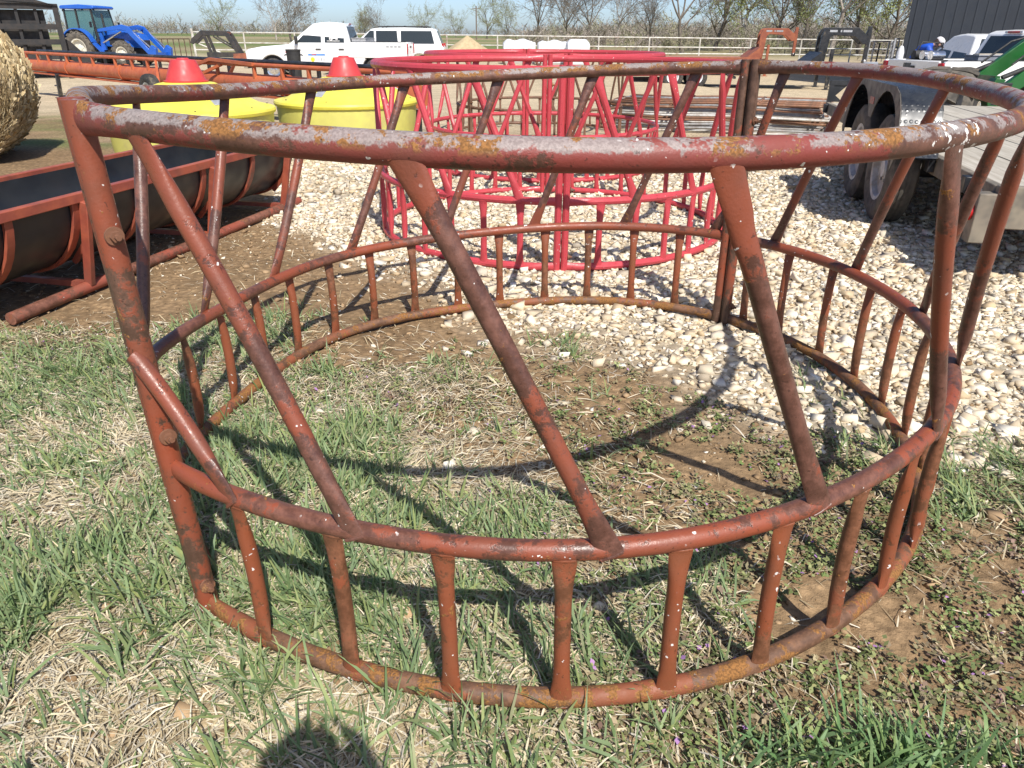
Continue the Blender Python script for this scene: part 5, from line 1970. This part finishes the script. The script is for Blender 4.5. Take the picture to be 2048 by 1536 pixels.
def head_bits(root, c, fwd, up, cap_mat, brim_mat, hair):
    """face, ears, hair and cap around head centre c (radius about .1)"""
    f, u = Vector(fwd).normalized(), Vector(up)
    u = (u - f * u.dot(f)).normalized()
    s = f.cross(u)
    M = Matrix((s, f, u)).transposed().to_4x4()
    M.translation = Vector(c)
    def place(o):
        o.matrix_parent_inverse = Matrix.Identity(4)
        o.matrix_local = M
        return o
    nose = MB().add([(0, .125, -.015), (-.014, .096, -.022), (.014, .096, -.022), (0, .098, .028), (0, .100, -.03)], [(0, 1, 3), (0, 3, 2), (0, 2, 4), (0, 4, 1)])
    place(nose.build('nose', SKIN, root))
    for e in (-1, 1):
        place(MB().lathe([(.001, -.006), (.020, -.004), (.026, .004), (.016, .008), (.001, .006)], 12, (e * .083, .005, -.008), 'x').build('ear', SKIN, root))
        place(MB().lathe([(.001, -.004), (.010, -.002), (.012, .002), (.001, .006)], 10, (e * .032, .092, .012), 'y').build('eye', pm('eye', (.08, .05, .04)), root))
    place(MB().box((0, .093, -.052), (.045, .008, .008)).build('mouth', pm('lips', (.35, .13, .11)), root, bevel=.003))
    hp = [(.092, -.03), (.098, .02), (.095, .05)]
    place(MB().lathe(hp, 24, (0, -.016, 0), 'z', R(180), R(360)).build('hair', hair, root))
    if cap_mat:
        cap = place(MB().lathe([(.103, .028), (.106, .05), (.098, .09), (.075, .118), (.04, .133), (.001, .137)], 28, (0, -.004, 0)).build('cap', cap_mat, root))
        br = [(.085 * math.cos(R(a)), .03 + .135 * math.sin(R(a))) for a in range(0, 181, 15)]
        b = MB()
        k = len(br)
        v_ = [(x, y, .036 - 1.6 * x * x - .02 * (y - .03) / .135) for x, y in br]
        v_ = v_ + [(x, y, z - .006) for x, y, z in v_]
        b.add(v_, [tuple(range(k)), tuple(range(2 * k - 1, k - 1, -1))] + [(i, (i + 1) % k, (i + 1) % k + k, i + k) for i in range(k)])
        o = b.build('cap_brim', brim_mat, cap)
        o.matrix_parent_inverse = Matrix.Identity(4)


def man_in_blue():
    # stands on the far side of the bed, bent forward over it, looking down to the right
    base = truck_local(-1.98, 1.42, 0)
    base.z = gz(base.x, base.y)
    root = thing('person', 'person in a blue jacket and white cap bent over the pickup bed', 'person', base, h2 + R(180 + 62))
    # local: +y points across the truck towards the camera side
    jacket = pm('blue_jacket', (.010, .085, .50), (.008, .06, .38), 7, .6, bmp=.25, bscale=20)
    jeans = pm('blue_jeans', (.05, .07, .13), (.04, .055, .1), 9, .8)
    boots = pm('brown_boots', (.12, .07, .04))
    J = {'pelvis': ((0, -.02, .93), (.15, .12)), 'spine': ((0, .10, 1.10), (.175, .14)), 'chest': ((.0, .22, 1.33), (.21, .165)), 'upper': ((.0, .32, 1.42), (.15, .13)),
         'neck': ((-.02, .42, 1.46), .055), 'head': ((-.035, .50, 1.475), (.078, .085)), 'crown': ((-.04, .555, 1.50), (.072, .078)),
         'shl': ((.20, .30, 1.39), .088), 'ell': ((.29, .50, 1.10), .066), 'wrl': ((.14, .66, 1.04), .034),
         'shr': ((-.20, .31, 1.39), .088), 'elr': ((-.34, .45, 1.10), .066), 'wrr': ((-.22, .66, 1.02), .034),
         'hil': ((.10, -.03, .88), .10), 'knl': ((.12, .04, .48), .068), 'anl': ((.13, -.02, .09), .048), 'tol': ((.14, .13, .035), .038),
         'hir': ((-.10, -.03, .88), .10), 'knr': ((-.13, .06, .48), .068), 'anr': ((-.14, -.06, .09), .048), 'tor': ((-.15, .09, .035), .038)}
    B = [('pelvis', 'spine', 'jacket'), ('spine', 'chest', 'jacket'), ('chest', 'upper', 'jacket'), ('upper', 'neck', 'jacket'), ('neck', 'head', 'skin'), ('head', 'crown', 'skin'),
         ('upper', 'shl', 'jacket'), ('shl', 'ell', 'jacket'), ('ell', 'wrl', 'jacket'), ('upper', 'shr', 'jacket'), ('shr', 'elr', 'jacket'), ('elr', 'wrr', 'jacket'),
         ('pelvis', 'hil', 'jeans'), ('hil', 'knl', 'jeans'), ('knl', 'anl', 'jeans'), ('anl', 'tol', 'boots'), ('pelvis', 'hir', 'jeans'), ('hir', 'knr', 'jeans'), ('knr', 'anr', 'jeans'), ('anr', 'tor', 'boots')]
    add_hand(J, B, 'wrl', J['wrl'][0], (-.55, .7, -.2), (0, 0, -1), 'l')
    add_hand(J, B, 'wrr', J['wrr'][0], (.45, .8, -.2), (0, 0, -1), 'r')
    human(root, J, B, {'jacket': jacket, 'skin': SKIN, 'jeans': jeans, 'boots': boots}, None)
    head_bits(root, (-.04, .527, 1.485), (-.25, .80, -.62), (0, .5, 1), pm('white_cap', (.72, .70, .70), (.6, .56, .56), 9, .8), pm('maroon_cap_panel', (.35, .27, .22)), pm('brown_hair', (.07, .045, .03)))


man_in_blue()


def photographer():
    # stands right behind the camera; only the shadow of the head and hands falls into the picture
    root = thing('person', 'person behind the camera whose head shadow falls on the grass', 'person', (.065, -.315, 0), 0)
    root.scale = (.9, .9, 1.035)
    shirt = pm('grey_shirt', (.20, .21, .22))
    jeans = pm('dark_jeans', (.04, .05, .08))
    boots = pm('dark_boots', (.05, .04, .03))
    J = {'pelvis': ((0, 0, .86), (.15, .11)), 'spine': ((0, .0, 1.02), (.14, .105)), 'chest': ((0, .0, 1.20), (.16, .115)), 'upper': ((0, -.01, 1.30), (.11, .08)), 'neck': ((0, .0, 1.37), .052),
         'head': ((0, .03, 1.45), (.072, .085)), 'crown': ((0, .035, 1.52), (.068, .08)),
         'shl': ((.18, -.01, 1.28), .06), 'ell': ((.22, .10, 1.02), .045), 'wrl': ((.07, .20, 1.16), .03),
         'shr': ((-.18, -.01, 1.28), .06), 'elr': ((-.27, .10, 1.02), .045), 'wrr': ((-.19, .20, 1.16), .03),
         'hil': ((.09, 0, .81), .095), 'knl': ((.10, .02, .45), .062), 'anl': ((.11, -.02, .08), .045), 'tol': ((.13, .12, .035), .036),
         'hir': ((-.09, 0, .81), .095), 'knr': ((-.10, .02, .45), .062), 'anr': ((-.11, -.02, .08), .045), 'tor': ((-.13, .12, .035), .036)}
    B = [('pelvis', 'spine', 's'), ('spine', 'chest', 's'), ('chest', 'upper', 's'), ('upper', 'neck', 's'), ('neck', 'head', 'skin'), ('head', 'crown', 'skin'),
         ('upper', 'shl', 's'), ('shl', 'ell', 's'), ('ell', 'wrl', 'skin'), ('upper', 'shr', 's'), ('shr', 'elr', 's'), ('elr', 'wrr', 'skin'),
         ('pelvis', 'hil', 'j'), ('hil', 'knl', 'j'), ('knl', 'anl', 'j'), ('anl', 'tol', 'b'), ('pelvis', 'hir', 'j'), ('hir', 'knr', 'j'), ('knr', 'anr', 'j'), ('anr', 'tor', 'b')]
    add_hand(J, B, 'wrl', J['wrl'][0], (-.3, .6, .5), (-1, 0, 0), 'l')
    add_hand(J, B, 'wrr', J['wrr'][0], (.3, .6, .5), (1, 0, 0), 'r')
    human(root, J, B, {'s': shirt, 'skin': SKIN, 'j': jeans, 'b': boots}, None)
    head_bits(root, (0, .035, 1.485), (0, 1, -.3), (0, 0, 1), None, None, pm('dark_hair', (.04, .03, .02)))
    ph = thing('phone', 'dark phone held by the person behind the camera', 'phone', (0, -.05, CAM_H - .045), 0)
    MB().box((0, -.004, .03), (.15, .008, .075)).build('phone_body', TRIM, ph, bevel=.006)


photographer()


# ================================================================== trees
def seg_mesh(segs, nside):
    """vectorised frusta: segs (n, 8) = p0, p1, r0, r1"""
    S = np.array(segs, dtype=float)
    p0, p1, r0, r1 = S[:, :3], S[:, 3:6], S[:, 6], S[:, 7]
    d = p1 - p0
    d /= np.linalg.norm(d, axis=1)[:, None] + 1e-9
    ref = np.where(np.abs(d[:, 2:3]) < .9, np.array((0, 0, 1.)), np.array((1., 0, 0)))
    u = np.cross(d, ref)
    u /= np.linalg.norm(u, axis=1)[:, None]
    v = np.cross(d, u)
    V = []
    for p, r in ((p0, r0), (p1, r1)):
        for j in range(nside):
            a = 2 * math.pi * j / nside
            V.append(p + r[:, None] * (u * math.cos(a) + v * math.sin(a)))
    V = np.stack(V, 1).reshape(-1, 3)
    q = np.array([(j, (j + 1) % nside, nside + (j + 1) % nside, nside + j) for j in range(nside)])
    Q = (q[None] + (np.arange(len(S)) * 2 * nside)[:, None, None]).reshape(-1, 4)
    return V, Q


def grow(seed, H, levels=5, spread=.75, lean=0.0, dense=1.0, rmin=.012, trunk=.42):
    rn = random.Random(seed)
    thick, thin = [], []

    def rv():
        return Vector((rn.gauss(0, 1), rn.gauss(0, 1), rn.gauss(0, 1)))

    def branch(p, d, L, r, lev):
        n = (7, 6, 5, 4, 3, 3)[lev]
        kids = (0, 5, 5, 4, 3, 0)[lev] if lev else 0
        wob = (.05, .13, .17, .2, .25, .3)[lev]
        r1 = r
        for i in range(n):
            d = (d + rv() * wob + Vector((0, 0, .05 if lev else .02))).normalized()
            q = p + d * (L / n)
            r2 = max(rmin, r * (1 - .75 * (i + 1) / n) if lev else r * (1 - .45 * (i + 1) / n))
            (thick if lev < 3 else thin).append((*p, *q, r1, r2))
            p, r1 = q, r2
            if lev + 1 < levels and lev > 0 and i >= 1:
                k = kids * dense / (n - 1)
                k = int(k) + (rn.random() < k - int(k))
                for _ in range(k):
                    side = (rv() - d * rv().dot(d)).normalized()
                    branch(p, (d * .75 + side * spread * rn.uniform(.7, 1.2)).normalized(), L * rn.uniform(.42, .68), max(rmin, r2 * .68), lev + 1)
            if lev == 0 and i >= 2 and rn.random() < .7:
                side = Vector((rn.gauss(0, 1), rn.gauss(0, 1), .25)).normalized()
                branch(p, (d * .55 + side * .8).normalized(), H * rn.uniform(.22, .42), r2 * .5, 1)
        if lev == 0:
            for k in range(rn.randint(2, 4)):
                side = Vector((rn.gauss(0, 1), rn.gauss(0, 1), .2)).normalized()
                branch(p, (d * .9 + side * .55).normalized(), H * rn.uniform(.36, .56), r1 * .72, 1)
        elif lev + 1 < levels:
            branch(p, (d + rv() * .2).normalized(), L * .6, max(rmin, r1), lev + 1)
    branch(Vector((0, 0, -.15)), Vector((lean, rn.uniform(-.05, .05), 1)).normalized(), H * trunk, H * .021, 0)
    return thick, thin


BARK = pm('grey_bark', (.20, .17, .14), (.13, .11, .09), 3, .95, bmp=.4, bscale=14)
BARK_PALE = pm('pale_bark', (.40, .36, .31), (.26, .22, .18), 2, .9, bmp=.3, bscale=14)
TWIG = pm('brown_twigs', (.27, .235, .195), (.20, .17, .14), .5, .95)  # twig colour lightened to stand in for distance haze
TWIG_G = pm('budding_twigs', (.28, .26, .15), (.23, .21, .13), .5, .95)
BUD = pm('green_buds', (.26, .30, .10), (.20, .235, .075), .6, .8)


def tree_variant(seed, H, green=0, pale=False, **kw):
    a, b = grow(seed, H, **kw)
    out = []
    V, Q = seg_mesh(a, 5)
    out.append(('trunk', V, Q, BARK_PALE if pale else BARK))
    V, Q = seg_mesh(b, 3)
    out.append(('crown', V, Q, TWIG_G if green else TWIG))
    if green:
        r = np.random.default_rng(seed)
        S = np.array(b)
        k = r.choice(len(S), int(len(S) * green), replace=True)
        c = S[k, 3:6] + r.normal(0, .12, (len(k), 3))
        e = r.normal(0, 1, (len(k), 3))
        e /= np.linalg.norm(e, axis=1)[:, None]
        f = np.cross(e, r.normal(0, 1, (len(k), 3)))
        f /= np.linalg.norm(f, axis=1)[:, None]
        s = r.uniform(.03, .075, (len(k), 1))
        V = np.stack([c - e * s, c + f * s, c + e * s, c - f * s], 1).reshape(-1, 3)
        Q = (np.array([(0, 1, 2, 3)])[None] + (np.arange(len(k)) * 4)[:, None, None]).reshape(-1, 4)
        out.append(('buds', V, Q, BUD))
    return out


def trees():
    var = [tree_variant(3, 10, 0, dense=1.05, trunk=.26), tree_variant(11, 10, .9, dense=1.05, spread=.65, trunk=.26), tree_variant(23, 11, 0, pale=True, spread=.6, dense=.95, trunk=.30),
           tree_variant(31, 9, .5, dense=1.0, spread=.85, trunk=.18), tree_variant(47, 10, 0, dense=1.1, lean=-.25, spread=.8, trunk=.26)]
    meshes = []
    for vv in var:
        row = []
        for nm, V, Q, mt in vv:
            o = np_mesh(nm, V, Q, mt)
            me = o.data
            bpy.data.objects.remove(o)
            row.append((nm, me))
        meshes.append(row)
    spec = [  # photo column, distance, variant, height factor, turn, label
        (582, 118, 0, .82, 20, 'bare forked tree rising behind the crew cab pickup hood'),
        (553, 135, 2, .70, 100, 'slim pale bare tree left of the forked one behind the pickup'),
        (756, 140, 0, .62, 200, 'small bare tree sticking up above the pickup roof'),
        (733, 150, 1, .50, 10, 'small budding tree behind the pickup cab'),
        (845, 170, 3, .75, 40, 'low rounded bare tree behind the white sport utility vehicle'),
        (912, 190, 3, .70, 190, 'low rounded bare tree above the tan sand heap'),
        (974, 165, 3, 1.02, 90, 'neat rounded tree standing alone right of the utility pole'),
        (1016, 170, 3, .85, 300, 'smaller rounded tree right beside the lone rounded tree'),
        (1078, 92, 4, .92, 60, 'tall spreading bare tree above the white bundles'),
        (1135, 100, 0, .95, 310, 'tall bare tree right of the spreading one above the bundles'),
        (1170, 88, 4, .9, 170, 'dark many limbed bare tree above the red rings'),
        (1232, 96, 2, .80, 30, 'pale thin bare tree in the middle of the tree line'),
        (1300, 92, 0, .78, 250, 'bare bushy tree right of the pale thin one'),
        (1368, 66, 4, 1.0, 0, 'big dark tree with a long limb curving to the left'),
        (1432, 74, 1, 1.05, 140, 'tall budding green tree left of the orange trailer neck'),
        (1486, 80, 2, 1.05, 70, 'tall straight bare tree just left of the orange trailer neck'),
        (1556, 78, 1, 1.0, 220, 'budding tree behind the orange trailer neck'),
        (1606, 84, 0, 1.0, 120, 'bare tree between the orange and black trailer necks'),
        (1664, 62, 2, .92, 15, 'pale barked tree with bright limbs behind the black trailer neck'),
        (1722, 72, 1, .98, 330, 'greenish budding tree right of the pale barked tree'),
        (1775, 66, 1, 1.0, 80, 'greenish budding tree above the upright panels'),
        (1815, 74, 0, 1.0, 45, 'bare tree beside the corner of the dark building'),
        (440, 210, 3, 1.0, 45, 'rounded bare tree behind the old black loader'),
    ]
    for u, D, vi, k, tz, lab in spec:
        p = pxd(u, 80, D)
        root = thing('tree', lab, 'tree', (p.x, p.y, gz(p.x, p.y)), R(tz), 'trees beyond the fence')
        for nm, me in meshes[vi]:
            o = bpy.data.objects.new(nm, me)
            COL.objects.link(o)
            o.parent = root
            o.scale = (k, k, k)
    # the far wood: one mass of grey twigs, distance haze put into their lighter colours
    lows = []
    for sd in (5, 6, 7, 8):
        a, b = grow(sd, 8, levels=4, spread=.8, dense=.45, rmin=.035, trunk=.12)
        V1, Q1 = seg_mesh([q for q in a if q[6] > .055], 3)
        S = np.array([q for q in a if q[6] <= .055] + b)
        d = S[:, 3:6] - S[:, :3]
        rr = np.random.default_rng(sd).normal(0, 1, d.shape)
        u = np.cross(d, rr)
        u /= np.linalg.norm(u, axis=1)[:, None] + 1e-9
        u *= .08
        V2 = np.stack([S[:, :3] - u, S[:, :3] + u, S[:, 3:6] + u * .6, S[:, 3:6] - u * .6], 1).reshape(-1, 3)
        Q2 = (np.array([(0, 1, 2, 3)])[None] + (np.arange(len(S)) * 4)[:, None, None]).reshape(-1, 4) + len(V1)
        lows.append((np.concatenate([V1, V2]), np.concatenate([Q1, Q2])))
    r = np.random.default_rng(2)
    VV, QQ, CC, off = [], [], [], 0
    el_az = np.array([-60, -33, -18, -15, -12, -8, 0, 2, 10, 26, 34])
    el_v = np.array([1.2, 1.35, 1.25, 1.5, 1.1, .72, .62, 1.3, 1.9, 2.2, 2.2])
    dd_v = np.array([300, 280, 260, 240, 250, 330, 320, 190, 130, 110, 110])
    for i in range(800):
        az = -40 + 76 * (i + r.random()) / 520
        D = np.interp(az, el_az, dd_v) * r.uniform(.85, 1.35)
        H = D * math.tan(R(np.interp(az, el_az, el_v))) * (r.uniform(.6, 1.0) if i % 3 else r.uniform(.25, .45))
        if i >= 640:
            az = -1 + 29 * (i - 640 + r.random()) / 160
            D = r.uniform(105, 190)
            H = D * math.tan(R(np.interp(az, el_az, el_v))) * r.uniform(.7, 1.15)
        elif i >= 520:
            az = .5 + 27 * (i - 520 + r.random()) / 120
            D = r.uniform(54, 95)
            H = r.uniform(.9, 2.7)
        x, y = D * math.sin(R(az)), D * math.cos(R(az))
        V, Q = lows[r.integers(4)]
        k = H / 8.2
        an = r.uniform(0, 6.28)
        kx = k * r.uniform(.9, 1.4)
        W = np.stack([(V[:, 0] * math.cos(an) - V[:, 1] * math.sin(an)) * kx + x, (V[:, 0] * math.sin(an) + V[:, 1] * math.cos(an)) * kx + y, V[:, 2] * k + gz(x, y)], -1)
        VV.append(W)
        QQ.append(Q + off)
        off += len(W)
        CC.append(np.repeat(lerpcol(r, 1, [(.28, .245, .21), (.22, .19, .155), (.27, .265, .16), (.31, .265, .23)]), len(W), 0))
    V, Q, C = np.concatenate(VV), np.concatenate(QQ), np.concatenate(CC)
    o = np_mesh('distant_wood', V, Q, attr_mat('wood_twigs', .95, 0, .1), cols=np.clip(C, 0, 1))
    tag(o, 'grey bare wood along the far edge of the field', 'wood', kind='stuff')


trees()
